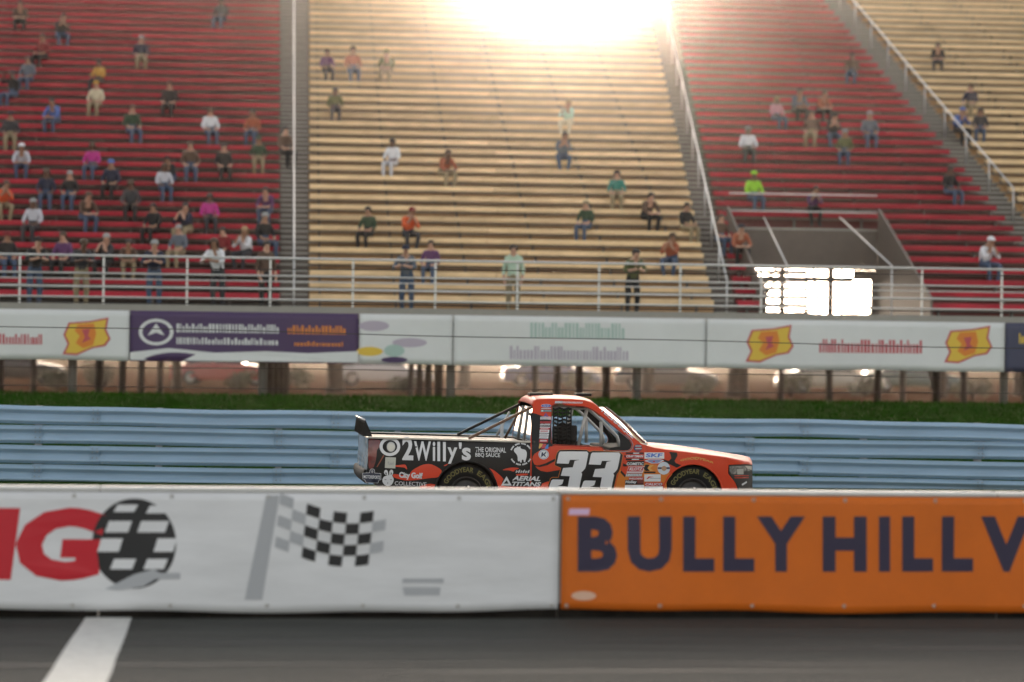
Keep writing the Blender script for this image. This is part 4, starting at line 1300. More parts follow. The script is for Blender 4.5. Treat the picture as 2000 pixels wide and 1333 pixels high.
mb.grid(rows); recalc(mb.build('rear_bumper', mat('bumper_black', (0.012, 0.010, 0.009), 0.6, spec=0.25, var=0.3, scale=6), truck).data)
# spoiler with braces
xs, zs = on_y(722, 853, -HWID + .06); xt_, zt_ = on_y(714.5, 821, -HWID + .06)
mb = MB().add([(xs, -.84, zs), (xs, .84, zs), (xt_, .84, zt_), (xt_, -.84, zt_)], [(0, 1, 2, 3)])
o = mb.build('spoiler', mat('spoiler_plate', (0.02, 0.018, 0.016), 0.45), truck)
md = o.modifiers.new('thickness', 'SOLIDIFY'); md.thickness = 0.012
mb = MB(); mb.tube([(xt_ - .01, -.84, zt_ + .004), (xt_ - .01, .84, zt_ + .004)], 0.011, 6); mb.build('spoiler_lip', M_twh, truck)
for k in range(8):
    y_ = -.83 + 1.66 * k / 7
    mb = MB().add([(xs - .005, y_, zs), (xt_ - .012, y_, zt_ - .01), (xt_ - .035, y_, zs + .01)], [(0, 1, 2)])
    o = mb.build('spoiler_brace', M_dark, truck); md = o.modifiers.new('thickness', 'SOLIDIFY'); md.thickness = 0.008; md.offset = 0
mb = MB().add([(xs + .035, -.845, zs), (xs + .01, -.845, zs + .07), (xt_, -.845, zt_), (xt_ - .03, -.845, zs + .12), (xt_ - .03, -.845, zs)], [(0, 1, 2, 3, 4)])
o = mb.build('spoiler_end_plate', M_dark, truck); md = o.modifiers.new('thickness', 'SOLIDIFY'); md.thickness = 0.006; md.offset = 0
# floor, dash, seat and roll cage
mb = MB().box(pb.x + .05, side(1250, 880)[0], -HWID + .1, HWID - .1, 0.16, 0.2); mb.build('cab_floor', M_int, truck)
x, z = on_y(1236, 868, -0.5); mb = MB().box(x - .35, x + .1, -HWID + .12, HWID - .12, 0.55, z - .03); bevel(mb.build('dashboard', M_int, truck), 0.03, 3)
x, z = on_y(1100, 868, -0.4)
mb = MB().box(x - .12, x + .02, -.62, -.22, 0.25, 1.18).box(x - .1, x + .45, -.68, -.16, 0.22, 0.42).box(x - .06, x + .14, -.66, -.62, 1.0, 1.2).box(x - .06, x + .14, -.22, -.18, 1.0, 1.2)
bevel(mb.build('driver_seat', M_int, truck), 0.03, 3)
x, z = on_y(1038, 868, 0); MB().box(x + .03, x + .06, -HWID + .1, HWID - .1, 0.2, zb1 + .02).build('bulkhead', M_int, truck)
# wheel wells keep daylight from passing under
for xw in (WX_R, WX_F):
    mb = MB().box(xw - .42, xw + .42, -HWID + .32, -HWID + .34, 0.14, 0.80).box(xw - .42, xw + .42, -HWID + .03, -HWID + .34, 0.80, 0.815).box(xw - .42, xw - .405, -HWID + .03, -HWID + .34, .2, .8).box(xw + .405, xw + .42, -HWID + .03, -HWID + .34, .2, .8)
    mb.build('wheel_well', M_int, truck)
    mb = MB().box(xw - .42, xw + .42, HWID - .34, HWID - .32, 0.14, 0.80); mb.build('wheel_well', M_int, truck)
YC = 0.62
def bar(pts, r_=0.02, y_=YC, m=None, nm='roll_bar'):
    for sg in (-1, 1):
        P = [(on_y(px, py, -y_)[0], sg * y_, on_y(px, py, -y_)[1]) for px, py in pts]
        MB().tube(P, r_, 10).build(nm, m or M_cage, truck)
bar([(1146, 800), (1139, 830), (1129, 872)], 0.022)
bar([(1143, 797.5), (1152, 802), (1175, 822), (1198, 845), (1205, 853), (1208, 862), (1208.5, 874)], 0.02)
bar([(1174, 824), (1174, 872)], 0.022)
bar([(1080, 797), (1143, 798.5)], 0.018)
# window net
mb_net = empty('n')
bpy.data.objects.remove(mb_net)
mb = MB()
yn = 0.74
def netpt(px, py): x, z = on_y(px, py, -yn); return Vector((x, -yn, z))
for k in range(10):
    y0 = 798.5 + 7.4 * k
    P = [netpt(1080 + 36 * t / 12, y0 + 1.5 * math.sin(t * 1.1 + k) + t * .08) for t in range(13)]
    rows = [[p + Vector((0, 0, -.014)) for p in P], [p + Vector((0, 0, .014)) for p in P]]; mb.grid(rows)
for k in range(5):
    px = 1081 + 8.6 * k
    rows = [[netpt(px - 1.3, 797 + 70 * t / 6), netpt(px + 1.3, 797 + 70 * t / 6)] for t in range(7)]
    mb.grid(rows)
o = mb.build('window_net', M_dark, truck); md = o.modifiers.new('thickness', 'SOLIDIFY'); md.thickness = 0.004
# dark surround inside the window opening and its pale gasket
wl_ = PX(smooth_loop(WIN, 2)); 
def ring_in(pts, d): return hoff(pts, d)
WINS = smooth_loop(WIN, 2)
decal([hoff(WINS, 3.2), hoff(WINS, 1.3)], M_dark, 0, 0.2, 'window_frame')
decal([hoff(WINS, 5.0)[16:30] + hoff(WINS, 3.0)[16:30][::-1]], M_tgr, 1, 0.2, 'window_gasket')
lower = [(1206, 842), (1220, 852), (1229, 860), (1233.5, 869), (1232, 876), (1226, 879.5), (1205, 880), (1186, 879), (1200, 874), (1211, 873), (1211, 862)]
decal([lower], M_dark, -2, 0.2, 'window_corner')

# wheels
def wheel(xc, yside):
    w = empty('wheel'); w.parent = truck
    w.location = (xc, yside * (HWID - 0.145), WR)
    s = yside
    W2 = 0.135
    prof = [(0.19, -W2 + .03), (0.215, -W2), (0.25, -W2 - .012), (0.30, -W2 - .014), (0.335, -W2 + .002), (0.352, -W2 + .03), (WR, -W2 + .06), (WR, W2 - .06), (0.352, W2 - .03), (0.335, W2), (0.25, W2 + .01), (0.2, W2), (0.19, W2 - .03)]
    MB().lathe_y([(r_, y * -s) for r_, y in prof], 56).build('tyre', M_rub, w)
    rp_ = [(0.205, -W2 + .004), (0.196, -W2 - .002), (0.185, -W2 + .02), (0.175, -W2 + .07), (0.13, -W2 + .055), (0.10, -W2 + .035), (0.07, -W2 + .03), (0.062, -W2 + .06), (0.001, -W2 + .06)]
    rim = MB().lathe_y([(r_, y * -s) for r_, y in rp_], 48).build('rim', M_rim, w)
    for k in range(5):
        a = 2 * math.pi * k / 5
        MB().lathe_y([(0.013, (-W2 + .033) * -s), (0.013, (-W2 + .01) * -s), (0.001, (-W2 + .008) * -s)], 8, (0.085 * math.cos(a), 0, 0.085 * math.sin(a))).build('lug_nut', M_cage, rim)
    if s < 0:
        for word, a0 in (('GOODYEAR', 155), ('EAGLE', 62), ('GOODYEAR', -25), ('EAGLE', -118)):
            vs, fs = glyphs(word, 0.03)
            span = 82 if len(word) > 6 else 62
            pts = []; mb = MB()
            for x, y in vs:
                a = R(a0 - span * x); r_ = 0.262 + 0.062 * y
                pts.append((r_ * math.cos(a), (W2 + 0.0185) * s, r_ * math.sin(a)))
            mb.add(pts, fs)
            mb.build('sidewall_lettering', M_yl, w)
    return w
for xc in (WX_R, WX_F):
    for s in (-1, 1): wheel(xc, s)
# ------------------------------------------------------------------ what is printed on the truck's near side (outlines in photo pixels)
def z2(pts): return [(1000 + x / 6.346, 760 + y / 6.346) for x, y in pts]
def z3(pts): return [(1200 + x / 6.897, 840 + y / 6.897) for x, y in pts]
def z4(pts): return [(690 + x / 9.524, 840 + y / 9.524) for x, y in pts]
def z5(pts): return [(880 + x / 9.524, 840 + y / 9.524) for x, y in pts]
def z6(pts): return [(1200 + x / 11.11, 840 + y / 11.11) for x, y in pts]
# black over the lower cab, behind the number
K = [(1035.9, 806), (1040, 807), (1047, 808.6), (1062, 814), (1075.8, 821.5), (1076, 845), (1075.5, 864), (1079.5, 870.3), (1066, 876.5), (1053, 881), (1044, 886.5), (1040.5, 892), (1039.5, 897), (1041.5, 903.5), (1045, 910.5), (1049, 915.5), (1056, 920), (1069, 922.3), (1082, 920), (1094, 918), (1122, 918), (1122, 1001), (1035.9, 1001)]
decal([K], M_tbk, 1, 0.06, 'wrap_black')
decal([z2([(268, 930), (300, 948), (340, 946), (420, 920), (530, 865), (545, 888), (440, 945), (345, 968), (285, 958)])], M_tbk, 2, 0.06, 'wrap_black')
# flames
for pts in (z4([(790, 660), (850, 655), (930, 645), (975, 655), (1000, 720), (990, 735), (960, 705), (900, 695), (790, 685)]),
            z4([(750, 822), (900, 838), (1030, 838), (1090, 760), (1200, 690), (1300, 648), (1400, 635), (1500, 660), (1640, 752), (1605, 840), (1560, 884), (1400, 900), (1200, 930), (1000, 943), (880, 922), (750, 880)]),
            z4([(1230, 1060), (1310, 1030), (1400, 1005), (1480, 1008), (1530, 1030), (1500, 1140), (1300, 1150)]),
            z4([(1680, 668), (1720, 645), (1768, 630), (1720, 668)]),
            z5([(722, 715), (800, 750), (880, 810), (980, 912), (960, 960), (1000, 1045), (1300, 1056), (1660, 1050), (1700, 1002), (1838, 962), (1815, 1100), (1500, 1180), (900, 1180), (888, 1080), (850, 960), (800, 830), (750, 750)]),
            z5([(965, 748), (1060, 712), (1180, 700), (1275, 716), (1200, 748), (1170, 775), (1080, 752)]),
            z5([(1228, 822), (1400, 812), (1445, 830), (1400, 846), (1240, 852)])):
    decal([smooth_loop(pts, 3)], M_tfl, 2, 0.06, 'flame')
# amber lower door and fender
decal([smooth_loop(z2([(1310, 1090), (1345, 1000), (1395, 1075), (1500, 1090), (1640, 1100), (1680, 1180), (1660, 1330), (1500, 1330), (1270, 1330), (1280, 1220)]), 3)], M_tam, 1, 0.06, 'flame')
decal([smooth_loop(z3([(380, 470), (470, 455), (580, 480), (700, 560), (780, 590), (735, 650), (700, 720), (690, 850), (420, 850), (380, 700)]), 3)], M_tam, 1, 0.06, 'flame')
for pts in (z3([(735, 298), (840, 305), (850, 345), (808, 418), (830, 448), (905, 480), (860, 520), (760, 470), (700, 450), (640, 400), (670, 398), (730, 420), (765, 385), (755, 330)]),
            z3([(90, 545), (150, 610), (140, 640), (80, 575)]), z3([(118, 450), (165, 470), (165, 495), (112, 490)]), z3([(130, 340), (160, 345), (160, 378), (135, 372)])):
    decal([pts], M_tbk, 2, 0.06, 'wrap_black')
# racing number
DIG = [(597, 776), (760, 774), (928, 776), (945, 798), (930, 880), (915, 955), (905, 985), (880, 1015), (856, 1034), (868, 1056), (845, 1160), (832, 1230), (805, 1300), (760, 1320), (440, 1320), (455, 1222), (487, 1135), (505, 1122), (638, 1125), (622, 1178), (600, 1190), (565, 1200), (620, 1206), (690, 1212), (715, 1082), (603, 1076), (632, 980), (752, 972), (775, 893), (800, 886), (838, 879), (716, 879), (700, 928), (553, 922), (580, 795)]
OUT = [(530, 945), (545, 830), (562, 785), (592, 757), (760, 755), (925, 757), (962, 782), (990, 770), (1015, 768), (1180, 774), (1335, 786), (1372, 818), (1345, 965), (1325, 1020), (1298, 1060), (1290, 1100), (1262, 1222), (1235, 1345), (395, 1345), (440, 1222), (478, 1112), (500, 1098), (575, 1098), (607, 978)]
decal([z2(hoff(OUT, 11))], M_tam, 3, 0.06, 'number_outline')
decal([z2(OUT)], M_tbk, 4, 0.06, 'number_backing')
for dx, dy in ((0, 0), (397, 13)):
    decal([z2([(x + dx, y + dy) for x, y in DIG])], M_twh, 5, 0.05, 'number_digit')
# sponsor lettering on the bed
cx, cy = 690 + 680 / 9.524, 840 + 310 / 9.524
decal([circle(cx, cy, 20.2, 40, 18.6), circle(cx, cy, 14.2, 40, 12.6)], M_twh, 3, 0.1, 'filler_ring')
decal([circle(cx, cy, 14.2, 40, 12.6)], M_dark, 2, 0.1, 'filler_recess')
decal([circle(cx + 2.2, cy + .5, 8.6, 32, 10)], M_tgr, 3, 0.1, 'filler_cap')
decal([circle(cx + 2.2, cy + .5, 7.4, 32, 8.8)], mat('filler_metal', (0.5, 0.48, 0.43), 0.35, metal=0.5), 4, 0.1, 'filler_cap')
S = 0.0235
def word(s, x0, x1, y0, y1, m=M_twh, bold=0.02, shear=0.0, lev=5, slope=S, space=1.0):
    """y0, y1 at the left end; the line falls by slope"""
    dtext(s, (x0, y0), (x1, y0 + (x1 - x0) * slope), (x0, y1), m, lev, bold, shear, space=space)
word('2', 785.5, 807, 853, 899, bold=0.03)
word('W', 808.5, 841.5, 862, 899.8, bold=0.022)
word('i', 845, 850, 863, 900.5, bold=0.03)
word('l', 854, 859.5, 863, 901, bold=0.04); word('l', 865, 870.5, 863.5, 901.5, bold=0.04)
word('y', 874, 893, 874, 906, bold=0.022); word("'", 896, 901.5, 864.5, 877, bold=0.02); word('s', 902, 919.5, 874.5, 899.5, bold=0.03)
word('THE ORIGINAL', 928.3, 988, 873.4, 883.2, bold=0.015); word('BBQ SAUCE', 928.3, 976.5, 884.6, 893.6, bold=0.015)
# pig in a ring of tiny capitals
pcx, pcy, pr = 1017.3, 887.2, 22.3
mb = MB()
for a0, a1, k in ((155, 25, 20), (-150, -30, 18)):
    for i in range(k):
        if i % 5 == 4: continue
        a = R(a0 + (a1 - a0) * i / (k - 1))
        ca, sa = math.cos(a), math.sin(a)
        tang, rad = Vector((-sa, -ca)), Vector((ca, -sa))
        c = Vector((pcx, pcy)) + rad * pr * 0.93
        q = [c + tang * s1 * 1.05 + rad * s2 * 1.5 for s1, s2 in ((-1, -1), (1, -1), (1, 1), (-1, 1))]
        mb.add([spt(*side(*p), 0.010) for p in q], [(0, 1, 2, 3)])
mb.build('ring_lettering', M_twh, truck)
decal([smooth_loop(z5([(1175, 385), (1190, 345), (1230, 325), (1250, 303), (1262, 320), (1295, 306), (1300, 340), (1330, 358), (1385, 372), (1415, 420), (1412, 500), (1395, 560), (1385, 598), (1360, 600), (1355, 560), (1325, 555), (1318, 608), (1290, 600), (1285, 575), (1265, 588), (1248, 570), (1245, 500), (1222, 450), (1195, 420)]), 2)], M_twh, 5, 0.2, 'pig_emblem')
dtext('AERIAL', (1003, 929.5), (1057.5, 931), (1000, 938.6), M_twh, 6, 0.035, 0.1)
dtext('TITANS', (1000.5, 941), (1057, 942.2), (998, 949.6), M_twh, 6, 0.035, 0.1)
decal([z5([(1040, 862), (1135, 1036), (935, 1034)]), z5([(1042, 935), (1078, 1002), (985, 1000)])], M_twh, 6, 0.2, 'triangle_emblem')
mb = MB()
for k in range(6):
    x0 = 1007 + 4.6 * k
    for dx, y0, y1 in ((0, 919, 924), (1.8, 917.5 if k % 2 else 920, 923)):
        mb.add([spt(*side(x0 + dx + 1.0, y0 + k * .12), .0125), spt(*side(x0 + dx + 2.3, y0 + k * .12), .0125), spt(*side(x0 + dx + 1.3, y1 + k * .12), .0125), spt(*side(x0 + dx, y1 + k * .12), .0125)], [(0, 1, 2, 3)])
mb.build('script_lettering', M_twh, truck)
# rear corner: tail lamp print, plate, badge, rabbit head, golf lettering
decal([smooth_loop(z4([(285, 190), (400, 185), (500, 200), (495, 300), (440, 380), (430, 500), (380, 690), (285, 700)]), 2)], mat('tail_lamp_print', (0.16, 0.016, 0.014), 0.3, coat=0.6, var=0.5, scale=7), 2, 0.1, 'tail_lamp')
decal([z4([(560, 465), (575, 480), (450, 690), (430, 690)])], mat('rust_print', (0.25, 0.05, 0.015), 0.4, coat=.4), 3, 0.2, 'wrap_stripe')
decal([z4([(598, 508), (792, 514), (780, 718), (585, 708)])], mat('plate_print', (0.50, 0.50, 0.43), 0.4), 4, 0.2, 'plate')
dtext('fuel', z4([(640, 585)])[0], z4([(745, 590)])[0], z4([(640, 650)])[0], M_tgr, 5, 0.0)
B = [(170, 800), (300, 795), (308, 745), (335, 725), (375, 725), (398, 745), (400, 800), (515, 808), (518, 930), (480, 935), (460, 990), (240, 985), (210, 930), (168, 915)]
decal([z4(B)], M_twh, 4, 0.2, 'badge')
decal([z4(hoff(B, -14))], M_tblue if False else mat('badge_navy', (0.03, 0.035, 0.06), .4), 5, 0.2, 'badge')
dtext('MOTORSPORTS', z4([(190, 838)])[0], z4([(500, 852)])[0], z4([(190, 902)])[0], M_twh, 6, 0.03)
decal([circle(*z4([(352, 775)])[0], 2.2, 16, 3.0)], M_tgr, 6, 0.2, 'badge')
RB = [(640, 845), (600, 840), (572, 800), (580, 760), (610, 742), (640, 770), (652, 840), (668, 840), (672, 775), (700, 742), (732, 752), (742, 800), (722, 850), (752, 910), (735, 985), (690, 1035), (610, 1040), (555, 990), (540, 930), (570, 870)]
decal([smooth_loop(z4(RB), 2)], M_twh, 4, 0.2, 'rabbit_emblem')
for q in ([(600, 780), (618, 800), (618, 840), (598, 820)], [(698, 785), (715, 800), (708, 835), (694, 840)]): decal([z4(q)], M_dark, 5, 0.2, 'rabbit_emblem')
for c_ in ((598, 925), (700, 925)):
    decal([circle(*z4([c_])[0], 2.2, 12, 1.1)], M_tgr, 5, 0.2, 'rabbit_emblem')
decal([z4([(630, 975), (650, 975), (642, 1010), (636, 1010)])], M_tgr, 5, 0.2, 'rabbit_emblem')
dtext('City Golf', z4([(850, 780)])[0], z4([(1290, 800)])[0], z4([(850, 920)])[0], M_twh, 6, 0.05)
dtext('COLLECTIVE', z4([(770, 955)])[0], z4([(1360, 975)])[0], z4([(770, 1028)])[0], M_twh, 6, 0.0)
# stickers up the pillar behind the window
def sticker(x0, y0, x1, y1, m, lev=4, sl=0.0, dy=0.0, name='sticker'): return decal([rect(x0, y0, x1, y1, sl, dy)], m, lev, 0.2, name)
decal([circle(1066.5, 793.0, 10, 28, 3.3)], M_twh, 4, 0.2, 'oval_badge'); decal([circle(1066.5, 793.0, 9.3, 28, 2.8)], M_tblue, 5, 0.2, 'oval_badge')
dtext('Ford', (1061.5, 791.2), (1071.5, 791.3), (1061, 794.9), M_twh, 6, 0.0, 0.2)
sticker(1055, 797, 1078, 799.4, M_tred, 4); sticker(1057, 797.6, 1076, 798.8, M_twh, 5); sticker(1056, 800.6, 1077, 804.8, M_tteal, 4); sticker(1057, 801.4, 1061, 804.2, M_twh, 5); sticker(1063, 801.8, 1076, 803.8, M_tgr, 5)
decal([[(1066, 806.5), (1071, 814), (1061.5, 813.6)], [(1066.2, 809.2), (1068.4, 812.5), (1064.4, 812.3)]], M_tblue, 5, 0.2, 'sticker')
for k, (y0, hh, m_) in enumerate(((813.6, 6.4, M_twh), (822.5, 5.2, M_tred), (827.5, 4.0, M_twh), (833.5, 2.0, M_twh), (835.6, 3.6, M_tred), (839.4, 6.4, M_twh), (847, 4.2, M_twh), (852, 4.6, M_twh), (858, 6.4, M_tred))):
    w_ = 10.5 - 0.25 * k
    xm = 1065.5 - 0.55 * k
    if k in (0, 1, 2):
        mb = MB()
        for i in range(9):
            xx = xm - w_ + 2 * w_ * i / 9
            g_ = random.Random(i * 7 + k)
            q = [(xx + .5, y0 + g_.random() * 1.2), (xx + 2.0, y0 + g_.random()), (xx + 1.7, y0 + hh), (xx, y0 + hh - g_.random())]
            mb.add([spt(*side(*p), .0105) for p in q], [(0, 1, 2, 3)])
        mb.build('script_lettering', m_, truck)
    else:
        sticker(xm - w_, y0, xm + w_, y0 + hh, m_, 4, 0.8, 0.4)
        mb = MB()
        for i in range(8):
            xx = xm - w_ + 2.0 + 2 * (w_ - 2) * i / 8
            q = [(xx + .4, y0 + hh * .28), (xx + 1.5, y0 + hh * .28), (xx + 1.2, y0 + hh * .72), (xx + .1, y0 + hh * .72)]
            mb.add([spt(*side(*p), .0115) for p in q], [(0, 1, 2, 3)])
        mb.build('sticker_lettering', {M_twh: M_tgr if k != 5 else M_tred}.get(m_, M_twh), truck)
for q, m_ in (([(1053.5, 866.5), (1060, 867), (1058, 872), (1054, 876.5), (1052, 876)], M_tgold), ([(1060, 867), (1067, 867.4), (1064, 876), (1056.5, 876.5)], M_tred), ([(1067, 870), (1071, 867.5), (1070.5, 877), (1063, 877)], mat('sky_wrap', (0.06, 0.2, 0.5), .4))):
    decal([q], m_, 5, 0.2, 'sticker')
decal([circle(1061.7, 888, 10.2, 32, 9.6)], M_twh, 4, 0.2, 'round_sticker'); decal([circle(1061.7, 888, 9.0, 32, 8.4), circle(1061.7, 888, 8.3, 32, 7.7)], M_tblue, 5, 0.2, 'round_sticker')
decal([[(1057.8, 883.5), (1060.5, 884), (1060.8, 887.5), (1065.5, 882.8), (1067, 884.4), (1063.5, 888), (1066.5, 892.5), (1063.5, 892), (1061.2, 889.6), (1058, 893), (1056.6, 892)]], mat('ink_navy', (0.02, 0.022, 0.07), .4), 6, 0.2, 'round_sticker')
# roof rail lettering and pillar lettering
mb = MB()
for i in range(22):
    g_ = random.Random(i + 50)
    xx = 1084 + 54.0 * i / 22; y0 = 784.2 + .05 * i
    q = [(xx + 1.0, y0), (xx + 2.3, y0), (xx + 1.2, y0 + 3.6), (xx, y0 + 3.6)]
    mb.add([spt(*side(*p), .0105) for p in q], [(0, 1, 2, 3)])
mb.build('roof_lettering', M_twh, truck)
sticker(1083, 783.6, 1098, 788.4, M_tgr, 3, 1)
dtext('TECHNIQUE', (1174, 797.2), (1238.5, 853.8), (1170.5, 802.0), M_twh, 5, 0.04)
# contingency stickers between door and front wheel
nx, ny = z6([(507, 395)])[0]
decal([circle(nx, ny, 8.2, 28, 7.2)], mat('ink_navy', (0.02, 0.022, 0.07)), 4, 0.2, 'round_badge')
for k in range(4): sticker(nx - 6 + .3 * k, ny - 4.6 + 2.6 * k, nx + 6 + .3 * k, ny - 3.4 + 2.6 * k, M_twh if k % 2 == 0 else M_tred, 5, 1.2)
def z6box(x0, y0, x1, y1, m, lev=4, sl=0): return decal([z6([(x0 + sl, y0), (x1 + sl, y0), (x1, y1), (x0, y1)])], m, lev, 0.2, 'sticker')
def z6word(s, x0, y0, x1, y1, m, lev=6, bold=0.03, shear=0.15): return dtext(s, z6([(x0, y0)])[0], z6([(x1, y0)])[0], z6([(x0, y1)])[0], m, lev, bold, shear)
z6box(245, 490, 632, 522, M_tbk); z6box(400, 496, 530, 516, M_twh, 5, 10)
z6box(245, 535, 636, 612, M_tred); z6word('CRAFTSMAN', 255, 546, 622, 596, M_twh)
z6box(245, 624, 632, 658, M_tbk); z6box(370, 630, 525, 652, M_twh, 5, 10)
z6box(268, 675, 640, 775, M_tbk, 4, 8); z6word('COMETIC', 262, 706, 632, 768, M_twh)
z6box(262, 795, 610, 930, M_twh, 4, 45); z6box(272, 803, 600, 905, M_tred, 5, 40); z6word('KLOTZ', 322, 815, 610, 882, M_twh, 6, .03, .25)
z6box(240, 945, 590, 1012, M_tgr, 4, 12); z6word('LINCOLN', 248, 955, 588, 1002, M_twh)
z6box(300, 1025, 625, 1085, M_tred, 4, 10); z6word('WELDERS', 312, 1038, 610, 1075, M_twh)
z6box(230, 1090, 632, 1190, M_tbk, 4); z6box(490, 1095, 630, 1165, mat('maroon_wrap', (.16, .03, .02), .4), 5); z6word('Holley', 236, 1098, 480, 1176, M_twh)
z6box(225, 1196, 640, 1290, M_twh, 4); z6word('Wilwood', 258, 1214, 600, 1262, M_tred)
z6box(650, 490, 1078, 625, M_twh, 4); z6word('SKF', 676, 508, 1045, 596, mat('skf_blue', (0.07, 0.16, 0.5), .4), 5, .04, .1)
decal([z6([(650, 672), (745, 640), (985, 640), (1075, 662), (960, 725), (805, 730)])], M_twh, 4, 0.2, 'sticker'); decal([z6([(690, 672), (755, 650), (980, 650), (1030, 664), (945, 715), (810, 718)])], mat('periwinkle', (.2, .22, .42), .4), 5, 0.2, 'sticker')
decal([circle(*z6([(855, 686)])[0], 2.2, 12, 1.6)], M_tred, 6, .2, 'sticker')
z6box(670, 750, 925, 895, M_tam, 3); decal([z6([(672, 755), (760, 755), (715, 830), (765, 890), (672, 892), (630, 830)])], M_dark, 4, .2, 'sticker')
decal([z6([(780, 765), (850, 765), (770, 835), (850, 890), (770, 890), (715, 832)])], M_tgold, 5, .2, 'sticker'); z6box(640, 905, 890, 938, M_dark, 4)
rx, ry = z6([(1068, 832)])[0]
decal([circle(rx, ry, 12.2, 32, 12.4)], mat('pale_disc', (.55, .58, .62), .4), 4, .2, 'round_sticker'); sticker(rx - 11.8, ry - 2, rx + 11.8, ry + 1.6, mat('ink_navy', (.02, .02, .07)), 5); decal([circle(rx + .5, ry + .4, 5.0, 20, 5)], mat('hub_tan', (.42, .24, .14), .5), 6, .2, 'round_sticker')
z6box(645, 965, 1002, 1120, M_twh, 4); decal([z6([(690, 1065), (740, 1010), (855, 1020), (760, 1035), (720, 1068)])], M_tred, 5, .2, 'sticker'); z6box(760, 1046, 1000, 1058, M_tgr, 5)
z6box(650, 1140, 1050, 1220, M_tred, 4); z6word('CALICO', 668, 1152, 1035, 1206, M_twh); z6box(650, 1226, 1052, 1300, M_twh, 4)
# lettering arched over the front wheel
vs, fs = glyphs('GOODYEAR', 0.03, 0.15)
mb = MB()
for_pts = []
for x, y in vs:
    px = 1328.5 + 65 * x
    py = 903.5 - 3.5 * y - 8.0 * math.sin(math.pi * (x * .82 + .08)) + 5.5 * x - 2.0 * y * (1 - abs(2 * x - 1))
    for_pts.append(spt(*side(px, py), 0.0085))
mb.add(for_pts, fs); mb.build('lettering', M_tgold, truck)
# thin lip round the wheel openings
for ar_, m_ in ((ARF, M_tor), (ARR, M_tbk)):
    P = [spt(x, z, 0.006) for x, z in ar_ if z > 0.2]
    MB().tube(P, 0.010, 8).build('wheel_arch_lip', m_, truck)
# head lamp print and lower intake on the fascia
hl = [(1424.5, 911.5), (1440, 910.5), (1456, 911), (1466, 911.5), (1466, 920), (1452, 921), (1440, 927), (1428, 926), (1424.5, 920)]
decal([hl], mat('lamp_print', (0.20, 0.19, 0.17), 0.25, coat=.5, var=.5, scale=20), 2, .05, 'head_lamp')
decal([[(1439, 917), (1452, 916), (1452, 927), (1440, 927)]], mat('lamp_lens', (.42, .41, .36), .2, coat=.6), 3, .1, 'head_lamp')
decal([[(1455, 910.5), (1468, 911), (1468, 918.5), (1460, 916)]], mat('lamp_lens2', (.55, .52, .45), .25), 3, .1, 'head_lamp')
for yy in (929, 933): decal([[(1434, yy), (1462, yy - .5), (1462, yy + 1.2), (1435, yy + 1.4)]], M_tfl, 3, .1, 'fascia_stripe')
decal([[(1448, 946), (1458, 940), (1459, 943), (1450, 949)]], M_twh, 3, .1, 'fascia_mark')
# hood print: white numeral edge seen at a grazing angle
# ------------------------------------------------------------------ behind the grandstand: parked cars, trees and bushes against the light
def back_pt(px, v):
    u = STAND.hit(px, 740, v)[0]
    return u, v
def leaf_mass(mb, centre, rad, count, size, g):
    for _ in range(count):
        d = Vector((g.gauss(0, 1), g.gauss(0, 1), g.gauss(0, 1))).normalized() * (g.random() ** 0.4)
        p = Vector(centre) + Vector((d.x * rad[0], d.y * rad[1], d.z * rad[2]))
        a = Vector((g.uniform(-1, 1), g.uniform(-1, 1), g.uniform(-1, 1))).normalized()
        b = a.orthogonal().normalized() * size * g.uniform(.6, 1.3)
        a = a * size * g.uniform(.5, 1.0)
        mb.add([p - b, p - a * .5, p + b, p + a * .5], [(0, 1, 2, 3)])
M_bark = mat('bark', (0.07, 0.048, 0.034), 0.9, var=0.35, scale=7, bump=0.6, bscale=30)
M_leaf = mat('leaf', (0.05, 0.075, 0.02), 0.6, var=0.4, scale=2)
M_bush = mat('bush_leaf', (0.055, 0.06, 0.022), 0.6, var=0.4, scale=3)
TREES = [(-40, 44, 'tree with a thick trunk under the stand at the far left'), (345, 40, 'tree trunk left of the purple banner’s middle, behind the stand'), (655, 38, 'broad dark tree trunk under the right end of the purple banner'),
         (905, 56, 'slim tree trunk under the left end of the teal lettering'), (1265, 47, 'tree trunk behind the stand right of the truck cab'), (1440, 39, 'broad dark tree trunk under the first burst of the right banner'), (1838, 42, 'tree trunk under the second burst of the right banner'), (1990, 50, 'tree trunk at the right edge below the navy banner')]
for i, (px, v, label) in enumerate(TREES):
    g = random.Random(i + 30)
    u, v = back_pt(px, v)
    t = empty('tree', STAND.matrix(u, v, 0.5))
    tag(t, label.replace('’', ''), 'tree', 'trees behind the grandstand')
    r0 = g.uniform(.22, .34) * (1.35 if 'broad' in label or 'thick' in label else 0.85)
    hgt = g.uniform(6.0, 7.5)
    mb = MB().tube([(0, 0, -.1), (.02, 0, .25), (g.uniform(-.1, .1), .05, 1.6), (g.uniform(-.2, .2), 0, 3.2), (g.uniform(-.3, .3), 0, hgt)], [r0 * 1.45, r0 * 1.05, r0 * .85, r0 * .62, .05], 12)
    for k in range(5):
        a = g.uniform(0, 6.28); z0 = g.uniform(2.4, 4.2)
        mb.tube([(0, 0, z0), (math.cos(a) * .9, math.sin(a) * .9, z0 + .8), (math.cos(a) * 1.7, math.sin(a) * 1.7, z0 + 1.9)], [r0 * .4, r0 * .28, .03], 6)
    mb.build('trunk', M_bark, t)
    mb = MB()
    for k in range(9):
        a = g.uniform(0, 6.28); rr = g.uniform(.2, 1.7)
        leaf_mass(mb, (math.cos(a) * rr, math.sin(a) * rr, g.uniform(3.6, hgt + .4)), (g.uniform(.7, 1.2),) * 2 + (g.uniform(.5, .9),), 110, .16, g)
    mb.build('crown', M_leaf, t)
